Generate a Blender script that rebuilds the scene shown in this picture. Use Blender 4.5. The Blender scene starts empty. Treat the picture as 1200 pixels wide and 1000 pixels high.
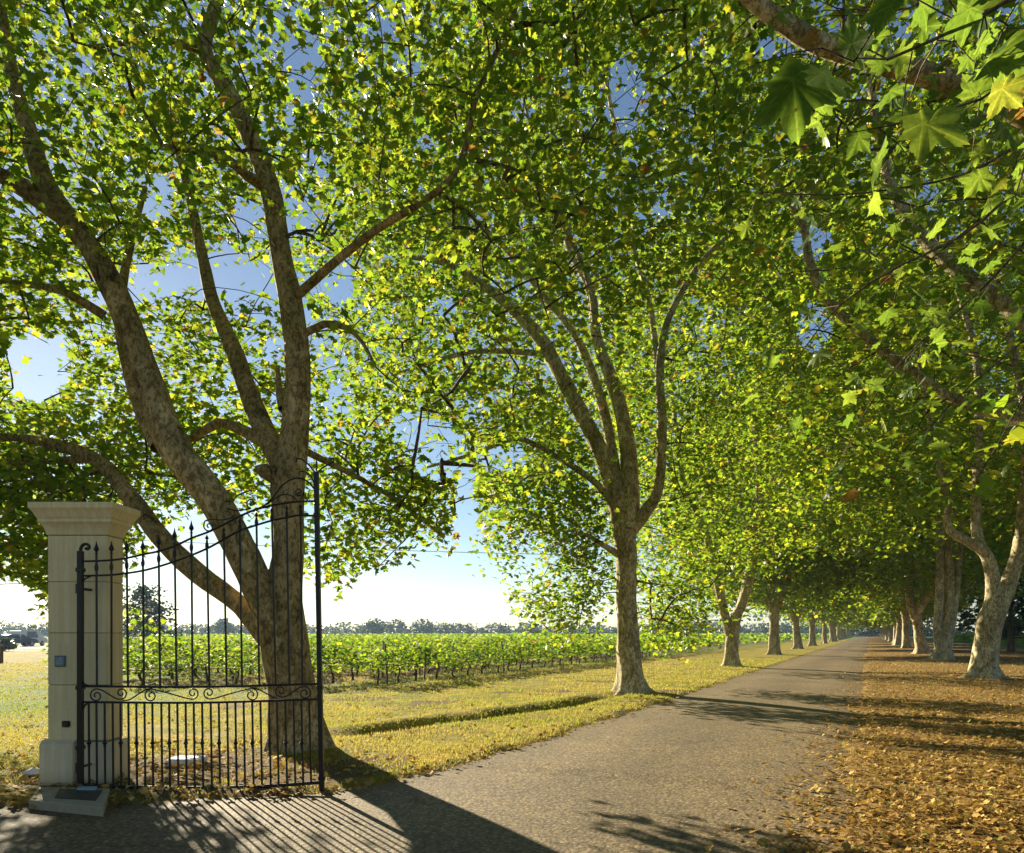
import bpy, math, random
import numpy as np
from mathutils import Vector, Matrix
RNG = np.random.default_rng(11)
random.seed(11)
SC = bpy.context.scene
COL = SC.collection

# ---------------------------------------------------------------- camera
EYE, FOC, CX, HY = 1.65, 850.0, 600.0, 742.0
cam = bpy.data.cameras.new('camera')
cam.sensor_width = 36.0
cam.lens = FOC * 36.0 / 1200.0
cam.shift_y = 242.0 / 1200.0
cam.clip_start = 0.05
cam.clip_end = 9000
camo = bpy.data.objects.new('camera', cam)
camo.location = (0, 0, EYE)
camo.rotation_euler = (math.radians(90), 0, 0)
COL.objects.link(camo)
SC.camera = camo

# ---------------------------------------------------------------- sky, sun, exposure
SUN_EL = math.radians(19.5)
SUN_DIR = Vector((-0.568 * math.cos(SUN_EL), 0.823 * math.cos(SUN_EL), math.sin(SUN_EL))).normalized()   # towards the sun
wd = bpy.data.worlds.new('World')
SC.world = wd
wd.use_nodes = True
nt = wd.node_tree
nt.nodes.clear()
sky = nt.nodes.new('ShaderNodeTexSky')
sky.sky_type = 'NISHITA'
sky.sun_disc = False
sky.sun_elevation = SUN_EL
sky.sun_rotation = math.atan2(SUN_DIR.x, SUN_DIR.y)
sky.air_density = 1.0
sky.dust_density = 0.1
sky.ozone_density = 2.0
bg = nt.nodes.new('ShaderNodeBackground')
bg.inputs['Strength'].default_value = 0.038
wo = nt.nodes.new('ShaderNodeOutputWorld')
nt.links.new(sky.outputs[0], bg.inputs[0])
nt.links.new(bg.outputs[0], wo.inputs[0])
sl = bpy.data.lights.new('sun', 'SUN')
sl.energy = 5.0
sl.angle = math.radians(0.5)
sl.color = (1.0, 0.86, 0.62)
so = bpy.data.objects.new('sun', sl)
so.rotation_euler = SUN_DIR.to_track_quat('Z', 'Y').to_euler()
so.location = (-30, 40, 30)
COL.objects.link(so)
SC.view_settings.view_transform = 'Standard'
SC.view_settings.look = 'None'
SC.view_settings.exposure = 1.65
SC.view_settings.gamma = 1.0
SC.view_settings.use_curve_mapping = False
SC.render.engine = 'CYCLES'
SC.cycles.max_bounces = 10
SC.cycles.diffuse_bounces = 5
SC.cycles.transmission_bounces = 6
SC.cycles.use_denoising = True

# ---------------------------------------------------------------- coordinates
def W(px, py, D):
    return np.array([(px - CX) * D / FOC, D, EYE + (HY - py) * D / FOC])
def G(px, py, z=0.0):
    D = FOC * (EYE - z) / (py - HY)
    return np.array([(px - CX) * D / FOC, D, z])
DX, DY = 0.443, 0.8965                 # direction of the drive
def R(lat, along, z=0.0):
    return np.array([DX * along + DY * lat, DY * along - DX * lat, z])
def to_road(x, y):
    return DY * x - DX * y, DX * x + DY * y      # lat, along

# ---------------------------------------------------------------- object helpers
def tag(o, label=None, cat=None, group=None, kind=None):
    if label: o['label'] = label
    if cat: o['category'] = cat
    if group: o['group'] = group
    if kind: o['kind'] = kind
    return o
def link(name, me, mat=None, parent=None):
    if mat is not None and len(me.materials) == 0: me.materials.append(mat)
    o = bpy.data.objects.new(name, me)
    COL.objects.link(o)
    if parent is not None: o.parent = parent
    return o
def empty(name, loc=(0, 0, 0), label=None, cat=None, group=None, kind=None):
    o = bpy.data.objects.new(name, None)
    o.empty_display_size = 0.2
    o.location = Vector([float(v) for v in loc])
    COL.objects.link(o)
    return tag(o, label, cat, group, kind)
def np_mesh(name, V, F, rnd=None, smooth=False, nside=None):
    """F: int array (n,k) or list of such arrays"""
    Fs = F if isinstance(F, list) else [F]
    Fs = [f for f in Fs if len(f)]
    me = bpy.data.meshes.new(name)
    V = np.asarray(V, dtype=np.float32)
    me.vertices.add(len(V))
    me.vertices.foreach_set('co', V.ravel())
    idx = np.concatenate([f.ravel() for f in Fs]).astype(np.int32)
    tot = np.concatenate([np.full(len(f), f.shape[1]) for f in Fs]).astype(np.int32)
    st = (np.cumsum(tot) - tot).astype(np.int32)
    me.loops.add(len(idx))
    me.loops.foreach_set('vertex_index', idx)
    me.polygons.add(len(tot))
    me.polygons.foreach_set('loop_start', st)
    me.polygons.foreach_set('loop_total', tot)
    me.polygons.foreach_set('use_smooth', np.full(len(tot), smooth))
    if rnd is not None:
        a = me.attributes.new('rnd', 'FLOAT', 'FACE')
        a.data.foreach_set('value', np.asarray(rnd, dtype=np.float32))
    me.update(calc_edges=True)
    return me

class MB:
    """collects boxes and tubes, builds ONE mesh object"""
    def __init__(s): s.V = []; s.F = {3: [], 4: []}; s.n = 0
    def add(s, V, F):
        V = np.asarray(V, float).reshape(-1, 3)
        for f in F:
            if len(f) > 4:
                for i in range(1, len(f) - 1): s.F[3].append([f[0] + s.n, f[i] + s.n, f[i + 1] + s.n])
            else: s.F[len(f)].append([i + s.n for i in f])
        s.V.append(V); s.n += len(V)
    def box(s, x0, x1, y0, y1, z0, z1, b=0.0):
        if b <= 0:
            V = [(x, y, z) for z in (z0, z1) for y in (y0, y1) for x in (x0, x1)]
            s.add(V, [(0, 2, 3, 1), (4, 5, 7, 6), (0, 1, 5, 4), (2, 6, 7, 3), (0, 4, 6, 2), (1, 3, 7, 5)])
            return
        V = []                                # bevelled box: 24 verts
        idx = {}
        for ix, x in enumerate((x0, x1)):
            for iy, y in enumerate((y0, y1)):
                for iz, z in enumerate((z0, z1)):
                    sx, sy, sz = (1, -1)[ix], (1, -1)[iy], (1, -1)[iz]
                    idx[(ix, iy, iz, 0)] = len(V); V.append((x, y + sy * b, z + sz * b))
                    idx[(ix, iy, iz, 1)] = len(V); V.append((x + sx * b, y, z + sz * b))
                    idx[(ix, iy, iz, 2)] = len(V); V.append((x + sx * b, y + sy * b, z))
        F = []
        for i in (0, 1):
            q = [idx[(i, 0, 0, 0)], idx[(i, 0, 1, 0)], idx[(i, 1, 1, 0)], idx[(i, 1, 0, 0)]]; F.append(q if i == 0 else q[::-1])
            q = [idx[(0, i, 0, 1)], idx[(1, i, 0, 1)], idx[(1, i, 1, 1)], idx[(0, i, 1, 1)]]; F.append(q if i == 0 else q[::-1])
            q = [idx[(0, 0, i, 2)], idx[(0, 1, i, 2)], idx[(1, 1, i, 2)], idx[(1, 0, i, 2)]]; F.append(q if i == 0 else q[::-1])
        for i in (0, 1):
            for j in (0, 1):
                q = [idx[(i, j, 0, 0)], idx[(i, j, 1, 0)], idx[(i, j, 1, 1)], idx[(i, j, 0, 1)]]; F.append(q if i != j else q[::-1])
                q = [idx[(i, 0, j, 0)], idx[(i, 1, j, 0)], idx[(i, 1, j, 2)], idx[(i, 0, j, 2)]]; F.append(q if i == j else q[::-1])
                q = [idx[(0, i, j, 1)], idx[(1, i, j, 1)], idx[(1, i, j, 2)], idx[(0, i, j, 2)]]; F.append(q if i != j else q[::-1])
        for i in (0, 1):
            for j in (0, 1):
                for k in (0, 1):
                    q = [idx[(i, j, k, 0)], idx[(i, j, k, 1)], idx[(i, j, k, 2)]]
                    F.append(q if (i + j + k) % 2 == 1 else q[::-1])
        s.add(V, F)
    def tube(s, P, r, n=6, cap=True):
        V, F = tube_np(np.asarray(P, float), np.broadcast_to(np.asarray(r, float), (len(P),)), n)
        s.V.append(V); s.F[4] += (F + s.n).tolist()
        if cap:
            for base, rev in ((0, True), ((len(P) - 1) * n, False)):
                l = [s.n + base + i for i in range(n)]
                if rev: l = l[::-1]
                for i in range(1, n - 1): s.F[3].append([l[0], l[i], l[i + 1]])
        s.n += len(V)
    def lathe(s, prof, c, n=8):
        P = [(c[0], c[1], c[2] + z) for r, z in prof]
        s.tube(P, [max(r, 1e-4) for r, z in prof], n)
    def build(s, name, mat, parent=None, smooth=False):
        F = [np.array(s.F[k], int) for k in (3, 4) if s.F[k]]
        return link(name, np_mesh(name, np.concatenate(s.V), F, smooth=smooth), mat, parent)

def tube_np(P, r, n, noise=None):
    T = np.gradient(P, axis=0)
    T /= np.linalg.norm(T, axis=1, keepdims=True) + 1e-9
    A = np.zeros_like(T)
    a0 = np.cross(T[0], (0.0, 0, 1.0) if abs(T[0, 2]) < 0.8 else (1.0, 0, 0))
    A[0] = a0 / np.linalg.norm(a0)
    for i in range(1, len(P)):                       # carry the frame along without twist
        v = A[i - 1] - T[i] * (A[i - 1] @ T[i]); A[i] = v / (math.sqrt(v @ v) + 1e-9)
    B = np.cross(T, A)
    a = np.linspace(0, 2 * np.pi, n, endpoint=False)
    rr = r[:, None] * np.ones((1, n))
    if noise is not None: rr = rr * noise
    V = P[:, None, :] + rr[..., None] * (np.cos(a)[None, :, None] * A[:, None, :] + np.sin(a)[None, :, None] * B[:, None, :])
    m = len(P)
    i, j = np.meshgrid(np.arange(m - 1), np.arange(n), indexing='ij')
    j2 = (j + 1) % n
    F = np.stack([i * n + j, (i + 1) * n + j, (i + 1) * n + j2, i * n + j2], -1).reshape(-1, 4)
    return V.reshape(-1, 3), F

def smooth_path(P, step=0.25):
    """Catmull-Rom through rows (x,y,z,r)"""
    P = np.asarray(P, float)
    Q = np.vstack([2 * P[0] - P[1], P, 2 * P[-1] - P[-2]])
    out = []
    for i in range(1, len(Q) - 2):
        n = max(2, int(np.linalg.norm(Q[i + 1, :3] - Q[i, :3]) / step))
        t = np.linspace(0, 1, n, endpoint=False)[:, None]
        a, b, c, d = Q[i - 1], Q[i], Q[i + 1], Q[i + 2]
        out.append(0.5 * ((2 * b) + (c - a) * t + (2 * a - 5 * b + 4 * c - d) * t ** 2 + (3 * b - a - 3 * c + d) * t ** 3))
    out.append(P[-1:])
    o = np.vstack(out); o[:, 3] = np.maximum(o[:, 3], 0.004)
    return o

# ---------------------------------------------------------------- materials
def new_mat(name):
    m = bpy.data.materials.new(name); m.use_nodes = True
    t = m.node_tree; t.nodes.clear()
    out = t.nodes.new('ShaderNodeOutputMaterial')
    return m, t, out
def N(t, kind, **kw):
    n = t.nodes.new(kind)
    for k, v in kw.items():
        if k in n.inputs: n.inputs[k].default_value = v
        else: setattr(n, k, v)
    return n
def ramp(t, fac, stops, interp='LINEAR'):
    r = t.nodes.new('ShaderNodeValToRGB'); r.color_ramp.interpolation = interp
    e = r.color_ramp.elements
    while len(e) > 1: e.remove(e[-1])
    e[0].position = stops[0][0]; e[0].color = (*stops[0][1], 1)
    for p, c in stops[1:]:
        q = e.new(p); q.color = (*c, 1)
    t.links.new(fac, r.inputs[0])
    return r.outputs[0]
def mixc(t, fac, a, b, mode='MIX'):
    m = t.nodes.new('ShaderNodeMix'); m.data_type = 'RGBA'; m.blend_type = mode
    for v, i in ((fac, 0), (a, 6), (b, 7)):
        if hasattr(v, 'links') or isinstance(v, bpy.types.NodeSocket): t.links.new(v, m.inputs[i])
        elif i == 0: m.inputs[0].default_value = v
        else: m.inputs[i].default_value = (*v, 1)
    return m.outputs[2]
def noise(t, scale, detail=4, rough=0.6, vec=None, dist=0.0):
    n = N(t, 'ShaderNodeTexNoise', Scale=scale, Detail=detail, Roughness=rough, Distortion=dist)
    if vec is not None: t.links.new(vec, n.inputs['Vector'])
    return n.outputs['Fac']
def objco(t, sc=None):
    c = t.nodes.new('ShaderNodeTexCoord').outputs['Object']
    if sc is None: return c
    m = t.nodes.new('ShaderNodeMapping'); m.inputs['Scale'].default_value = sc
    t.links.new(c, m.inputs[0]); return m.outputs[0]
def bump(t, h, strength, dist):
    b = N(t, 'ShaderNodeBump', Strength=strength, Distance=dist)
    t.links.new(h, b.inputs['Height']); return b.outputs[0]
def principled(t, out, col, rough=0.8, normal=None, metallic=0.0, spec=0.4):
    p = N(t, 'ShaderNodeBsdfPrincipled', Roughness=rough, Metallic=metallic)
    p.inputs['Specular IOR Level'].default_value = spec
    if isinstance(col, bpy.types.NodeSocket): t.links.new(col, p.inputs['Base Color'])
    else: p.inputs['Base Color'].default_value = (*col, 1)
    if normal is not None: t.links.new(normal, p.inputs['Normal'])
    t.links.new(p.outputs[0], out.inputs[0])
    return p

def leaf_mat(name, stops, tstops, trans=0.5, by_object=False, rough=0.45, spec=0.35):
    m, t, out = new_mat(name)
    if by_object: f = t.nodes.new('ShaderNodeObjectInfo').outputs['Random']
    else: f = N(t, 'ShaderNodeAttribute', attribute_name='rnd').outputs['Fac']
    c = ramp(t, f, stops); c2 = ramp(t, f, tstops)
    if by_object:
        nn = noise(t, 14.0, 3, vec=objco(t))
        dk = ramp(t, nn, [(0.35, (0.72, 0.72, 0.7)), (0.6, (1, 1, 1))])
        def mth(op, a, b=None, cc=None):
            q = N(t, 'ShaderNodeMath', operation=op)
            for i_, v_ in enumerate((a, b, cc)):
                if v_ is None: continue
                if isinstance(v_, bpy.types.NodeSocket): t.links.new(v_, q.inputs[i_])
                else: q.inputs[i_].default_value = v_
            return q.outputs[0]
        sx = t.nodes.new('ShaderNodeSeparateXYZ'); t.links.new(objco(t), sx.inputs[0])
        yy = mth('SUBTRACT', sx.outputs[1], 0.30)
        an = mth('ARCTAN2', sx.outputs[0], yy); rr = mth('SQRT', mth('ADD', mth('MULTIPLY', sx.outputs[0], sx.outputs[0]), mth('MULTIPLY', yy, yy)))
        fr = mth('ABSOLUTE', mth('SUBTRACT', mth('FRACT', mth('ADD', mth('DIVIDE', an, 1.1), 0.5)), 0.5))
        wv = mth('MULTIPLY', fr, rr)
        side = mth('ABSOLUTE', mth('SUBTRACT', mth('FRACT', mth('SUBTRACT', mth('MULTIPLY', rr, 9.0), mth('MULTIPLY', fr, 6.0))), 0.5))
        vein = ramp(t, wv, [(0.0, (1.9, 1.6, 1.7)), (0.016, (1, 1, 1))])
        sec = ramp(t, side, [(0.0, (1.35, 1.25, 1.3)), (0.09, (1, 1, 1))])
        dk = mixc(t, 1.0, dk, vein, 'MULTIPLY'); dk = mixc(t, 0.7, dk, sec, 'MULTIPLY')
        spot = ramp(t, noise(t, 9.0, 2, 0.5, vec=objco(t)), [(0.27, (0.55, 0.32, 0.2)), (0.30, (1, 1, 1))])
        dk = mixc(t, 1.0, dk, spot, 'MULTIPLY')
        c = mixc(t, 1.0, c, dk, 'MULTIPLY'); c2 = mixc(t, 1.0, c2, dk, 'MULTIPLY')
    p = N(t, 'ShaderNodeBsdfPrincipled', Roughness=rough)
    p.inputs['Specular IOR Level'].default_value = spec
    t.links.new(c, p.inputs['Base Color'])
    tr = t.nodes.new('ShaderNodeBsdfTranslucent'); t.links.new(c2, tr.inputs[0])
    mx = N(t, 'ShaderNodeMixShader'); mx.inputs[0].default_value = trans
    t.links.new(p.outputs[0], mx.inputs[1]); t.links.new(tr.outputs[0], mx.inputs[2])
    t.links.new(mx.outputs[0], out.inputs[0])
    return m
G_ST = [(0.0, (0.028, 0.068, 0.012)), (0.45, (0.046, 0.10, 0.016)), (0.8, (0.08, 0.13, 0.02)), (0.955, (0.16, 0.17, 0.03)), (0.985, (0.22, 0.11, 0.03))]
G_TR = [(0.0, (0.15, 0.32, 0.02)), (0.45, (0.35, 0.51, 0.03)), (0.8, (0.64, 0.70, 0.04)), (0.955, (0.74, 0.64, 0.05)), (0.985, (0.50, 0.24, 0.04))]
M_LEAF = leaf_mat('plane_leaf', G_ST, G_TR, 0.48)
N_ST = [(0.0, (0.04, 0.09, 0.014)), (0.5, (0.055, 0.115, 0.018)), (0.95, (0.09, 0.15, 0.022)), (0.985, (0.17, 0.18, 0.03)), (0.995, (0.2, 0.11, 0.03))]
N_TR = [(0.0, (0.22, 0.38, 0.04)), (0.5, (0.32, 0.50, 0.05)), (0.95, (0.46, 0.62, 0.06)), (0.985, (0.66, 0.60, 0.07)), (0.995, (0.50, 0.26, 0.05))]
M_NLEAF = leaf_mat('near_plane_leaf', N_ST, N_TR, 0.42, by_object=True)
M_VINE = leaf_mat('vine_leaf', [(0.0, (0.04, 0.09, 0.01)), (0.6, (0.07, 0.13, 0.014)), (1.0, (0.14, 0.17, 0.025))],
                  [(0.0, (0.17, 0.34, 0.015)), (0.6, (0.31, 0.48, 0.02)), (1.0, (0.6, 0.62, 0.04))], 0.5, rough=.6, spec=.15)
M_GRASS = leaf_mat('grass_blade', [(0.0, (0.09, 0.13, 0.015)), (0.35, (0.22, 0.21, 0.03)), (0.7, (0.40, 0.31, 0.055)), (1.0, (0.52, 0.37, 0.10))],
                   [(0.0, (0.32, 0.42, 0.04)), (0.4, (0.52, 0.5, 0.06)), (1.0, (0.6, 0.47, 0.12))], 0.4, rough=0.7, spec=0.15)
M_LITTER = leaf_mat('dead_leaf', [(0.0, (0.13, 0.065, 0.02)), (0.35, (0.28, 0.165, 0.045)), (0.7, (0.46, 0.30, 0.075)), (0.93, (0.62, 0.46, 0.16)), (1.0, (0.22, 0.24, 0.04))],
                    [(0.0, (0.25, 0.12, 0.03)), (0.5, (0.5, 0.3, 0.06)), (1.0, (0.6, 0.42, 0.1))], 0.2, rough=0.75, spec=0.15)
M_FARLEAF = leaf_mat('far_leaf', [(0.0, (0.02, 0.045, 0.02)), (1.0, (0.045, 0.08, 0.03))], [(0.0, (0.06, 0.12, 0.03)), (1.0, (0.1, 0.16, 0.04))], 0.2)
M_DARKLEAF = leaf_mat('conifer_leaf', [(0.0, (0.015, 0.035, 0.012)), (1.0, (0.035, 0.06, 0.02))], [(0.0, (0.03, 0.07, 0.02)), (1.0, (0.06, 0.1, 0.02))], 0.2)

def bark_mat(name, pale, mid, dark, bias):
    m, t, out = new_mat(name)
    v = objco(t, (1.0, 1.0, 0.55))
    n1 = noise(t, 4.2, 6, 0.62, v, 0.8)
    v1 = N(t, 'ShaderNodeTexVoronoi', Scale=11.0); t.links.new(v, v1.inputs['Vector'])
    n2 = noise(t, 20.0, 4, 0.7, v, 0.3); big = noise(t, 1.3, 3, 0.6, v)
    n3 = noise(t, 70.0, 3, 0.7, v)
    base = ramp(t, n1, [(0.40 + bias, pale), (0.47 + bias, mid), (0.62 + bias, mid), (0.68 + bias, dark)])
    fleck = ramp(t, n2, [(0.49, (1, 1, 1)), (0.55, (0.36, 0.31, 0.24))])
    pv_ = N(t, 'ShaderNodeTexVoronoi', Scale=5.5); dv = t.nodes.new('ShaderNodeVectorMath'); dv.operation = 'MULTIPLY_ADD'
    nzz = N(t, 'ShaderNodeTexNoise', Scale=9.0, Detail=3.0); t.links.new(v, nzz.inputs['Vector']); t.links.new(nzz.outputs['Color'], dv.inputs[0]); dv.inputs[1].default_value = (.16, .16, .16); t.links.new(v, dv.inputs[2]); t.links.new(dv.outputs[0], pv_.inputs['Vector'])
    base = mixc(t, 0.7, base, ramp(t, pv_.outputs['Color'], [(0.0, (0.62, 0.6, 0.5)), (0.35, (0.85, 0.84, 0.76)), (0.36, (1.12, 1.1, 1.05)), (0.75, (1.12, 1.1, 1.05)), (0.76, (0.78, 0.8, 0.62))], 'LINEAR'), 'MULTIPLY')
    c = mixc(t, 0.8, base, fleck, 'MULTIPLY')
    vc = ramp(t, v1.outputs['Distance'], [(0.0, (0.82, 0.8, 0.74)), (0.5, (1.05, 1.05, 1.05))])
    c = mixc(t, 0.8, c, vc, 'MULTIPLY')
    c = mixc(t, 0.6, c, ramp(t, n3, [(0.3, (0.8, 0.8, 0.8)), (0.7, (1.1, 1.1, 1.1))]), 'MULTIPLY')
    c = mixc(t, 0.7, c, ramp(t, big, [(0.32, (0.66, 0.64, 0.55)), (0.62, (1.12, 1.1, 1.02))]), 'MULTIPLY')
    h = mixc(t, 0.5, n1, n2)
    principled(t, out, c, 0.85, bump(t, h, 0.9, 0.05), spec=0.2)
    return m
M_BARK = bark_mat('plane_bark', (0.62, 0.55, 0.39), (0.40, 0.35, 0.23), (0.19, 0.15, 0.09), 0.05)
M_BARK1 = bark_mat('plane_bark_olive', (0.54, 0.43, 0.23), (0.36, 0.285, 0.145), (0.12, 0.088, 0.045), -0.02)
M_TWIG = bark_mat('twig_bark', (0.20, 0.17, 0.11), (0.14, 0.11, 0.07), (0.08, 0.06, 0.04), 0.0)
M_VBARK = bark_mat('vine_bark', (0.12, 0.09, 0.06), (0.08, 0.06, 0.04), (0.05, 0.035, 0.025), 0.0)

def simple(name, col, rough=0.6, metallic=0.0, spec=0.4, nscale=None, namt=0.25):
    m, t, out = new_mat(name)
    nrm = None; c = col
    if nscale:
        n = noise(t, nscale, 4, 0.6, objco(t))
        c = mixc(t, namt, col, mixc(t, n, tuple(x * 0.4 for x in col), tuple(min(1, x * 1.6) for x in col)))
        nrm = bump(t, n, 0.3, 0.004)
    principled(t, out, c, rough, nrm, metallic, spec)
    return m
M_IRON = simple('black_iron', (0.008, 0.008, 0.009), 0.38, 0.0, 0.4, 90.0, 0.3)
M_PLATE = simple('steel_plate', (0.05, 0.052, 0.055), 0.5, 0.6, 0.5, 40.0)
M_BLUE = simple('pale_blue_metal', (0.25, 0.42, 0.5), 0.4, 0.3)
M_WHITE = simple('white_plastic', (0.72, 0.72, 0.68), 0.5, nscale=30.0)
M_KEYPAD = simple('intercom_blue_grey', (0.10, 0.14, 0.18), 0.4, 0.3, nscale=60.0)
M_KEYL = simple('intercom_pale', (0.32, 0.40, 0.46), 0.4)
M_PHOTO = simple('photocell_dark', (0.03, 0.012, 0.012), 0.25)
M_TYRE = simple('tyre_rubber', (0.02, 0.02, 0.02), 0.8)
M_GLASS = simple('car_glass', (0.03, 0.04, 0.05), 0.08, spec=0.8)
M_CARB = simple('car_paint_blue', (0.02, 0.035, 0.09), 0.25, spec=0.6)
M_CARW = simple('car_paint_white', (0.7, 0.7, 0.7), 0.3, spec=0.6)
M_CARG = simple('car_paint_silver', (0.4, 0.42, 0.44), 0.3, 0.4)
M_WOOD = simple('weathered_wood', (0.13, 0.09, 0.06), 0.85, nscale=12.0)
M_WIRE = simple('cable_black', (0.02, 0.02, 0.022), 0.6)

def stone_mat(name, base):
    m, t, out = new_mat(name)
    co = objco(t)
    rnd = t.nodes.new('ShaderNodeObjectInfo').outputs['Random']
    n1 = noise(t, 3.0, 5, 0.6, co); n2 = noise(t, 45.0, 4, 0.7, co); n3 = noise(t, 220.0, 2, 0.6, co)
    c = mixc(t, n1, tuple(x * 0.8 for x in base), tuple(min(0.9, x * 1.15) for x in base))
    pits = ramp(t, n2, [(0.30, (0.62, 0.58, 0.5)), (0.40, (1, 1, 1))])
    c = mixc(t, 0.55, c, pits, 'MULTIPLY')
    tone = ramp(t, rnd, [(0, (0.92, 0.92, 0.92)), (1, (1.05, 1.04, 1.0))])
    c = mixc(t, 1.0, c, tone, 'MULTIPLY')
    # rain streaks and splash dirt near the ground
    st = noise(t, 1.0, 3, 0.6, objco(t, (26, 26, 1.2)))
    c = mixc(t, 0.45, c, ramp(t, st, [(0.42, (0.78, 0.73, 0.62)), (0.62, (1, 1, 1))]), 'MULTIPLY')
    sx = t.nodes.new('ShaderNodeSeparateXYZ'); t.links.new(co, sx.inputs[0])
    dirt = ramp(t, sx.outputs[2], [(0.0, (0.55, 0.50, 0.42)), (0.22, (1, 1, 1))])
    c = mixc(t, 0.7, c, dirt, 'MULTIPLY')
    principled(t, out, c, 0.85, bump(t, mixc(t, 0.5, n2, n3), 0.35, 0.004), spec=0.2)
    return m
M_STONE = stone_mat('limestone', (0.84, 0.68, 0.40))
M_STONE2 = stone_mat('limestone_plinth', (0.76, 0.67, 0.47))
M_MORTAR = simple('mortar', (0.22, 0.18, 0.11), 0.9)
M_CONC = simple('concrete_slab', (0.33, 0.28, 0.19), 0.9, nscale=9.0, namt=0.5)

def asphalt_mat():
    m, t, out = new_mat('asphalt')
    co = objco(t)
    v = N(t, 'ShaderNodeTexVoronoi', Scale=30.0); t.links.new(co, v.inputs['Vector'])
    v2 = N(t, 'ShaderNodeTexVoronoi', Scale=75.0); t.links.new(co, v2.inputs['Vector'])
    big = noise(t, 0.55, 5, 0.6, co); mid = noise(t, 5.0, 4, 0.6, co)
    c = ramp(t, v.outputs['Color'], [(0.0, (0.07, 0.055, 0.036)), (0.35, (0.17, 0.135, 0.088)), (0.7, (0.26, 0.21, 0.14)), (1.0, (0.55, 0.46, 0.31))])
    c2 = ramp(t, v2.outputs['Color'], [(0.0, (0.11, 0.09, 0.06)), (1.0, (0.30, 0.245, 0.165))])
    c = mixc(t, 0.5, c, c2)
    gap = ramp(t, v.outputs['Distance'], [(0.25, (1, 1, 1)), (0.75, (0.35, 0.34, 0.32))])
    c = mixc(t, 0.9, c, gap, 'MULTIPLY')
    c = mixc(t, 0.75, c, ramp(t, big, [(0.3, (0.75, 0.76, 0.78)), (0.7, (1.22, 1.18, 1.08))]), 'MULTIPLY')
    c = mixc(t, 0.6, c, ramp(t, mid, [(0.3, (0.8, 0.8, 0.8)), (0.7, (1.15, 1.13, 1.08))]), 'MULTIPLY')
    c = mixc(t, 1.0, c, (1.09, 1.03, 0.86), 'MULTIPLY')
    sx = t.nodes.new('ShaderNodeSeparateXYZ'); t.links.new(co, sx.inputs[0])
    a1 = N(t, 'ShaderNodeMath', operation='MULTIPLY'); t.links.new(sx.outputs[0], a1.inputs[0]); a1.inputs[1].default_value = DY
    a2 = N(t, 'ShaderNodeMath', operation='MULTIPLY_ADD'); t.links.new(sx.outputs[1], a2.inputs[0]); a2.inputs[1].default_value = -DX; t.links.new(a1.outputs[0], a2.inputs[2])
    wob = N(t, 'ShaderNodeMath', operation='MULTIPLY_ADD'); t.links.new(mid, wob.inputs[0]); wob.inputs[1].default_value = 0.9; t.links.new(a2.outputs[0], wob.inputs[2])
    mr = N(t, 'ShaderNodeMapRange'); t.links.new(wob.outputs[0], mr.inputs[0]); mr.inputs[1].default_value = -4.4; mr.inputs[2].default_value = 0.6
    tr = ramp(t, mr.outputs[0], [(0.0, (0.72, 0.66, 0.55)), (0.14, (0.92, 0.92, 0.9)), (0.26, (1.14, 1.13, 1.1)), (0.36, (0.94, 0.94, 0.94)), (0.52, (0.84, 0.83, 0.8)), (0.66, (1.12, 1.11, 1.08)), (0.8, (1.0, 0.98, 0.94)), (0.93, (0.95, 0.78, 0.52))])
    c = mixc(t, 0.75, c, tr, 'MULTIPLY')
    cr = N(t, 'ShaderNodeTexVoronoi', Scale=0.42, feature='DISTANCE_TO_EDGE')
    dn = t.nodes.new('ShaderNodeVectorMath'); dn.operation = 'MULTIPLY_ADD'; nz_ = N(t, 'ShaderNodeTexNoise', Scale=2.2, Detail=5.0)
    t.links.new(co, nz_.inputs['Vector']); t.links.new(nz_.outputs['Color'], dn.inputs[0]); dn.inputs[1].default_value = (.9, .9, 0); t.links.new(co, dn.inputs[2]); t.links.new(dn.outputs[0], cr.inputs['Vector'])
    c = mixc(t, 0.55, c, ramp(t, cr.outputs['Distance'], [(0.0, (0.3, 0.28, 0.25)), (0.010, (1, 1, 1))]), 'MULTIPLY')
    h = mixc(t, 0.35, v.outputs['Distance'], v2.outputs['Distance'])
    inv = N(t, 'ShaderNodeMath', operation='SUBTRACT'); inv.inputs[0].default_value = 1.0
    t.links.new(h, inv.inputs[1])
    principled(t, out, c, 0.75, bump(t, inv.outputs[0], 0.55, 0.012), spec=0.3)
    return m
M_ASPH = asphalt_mat()

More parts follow.
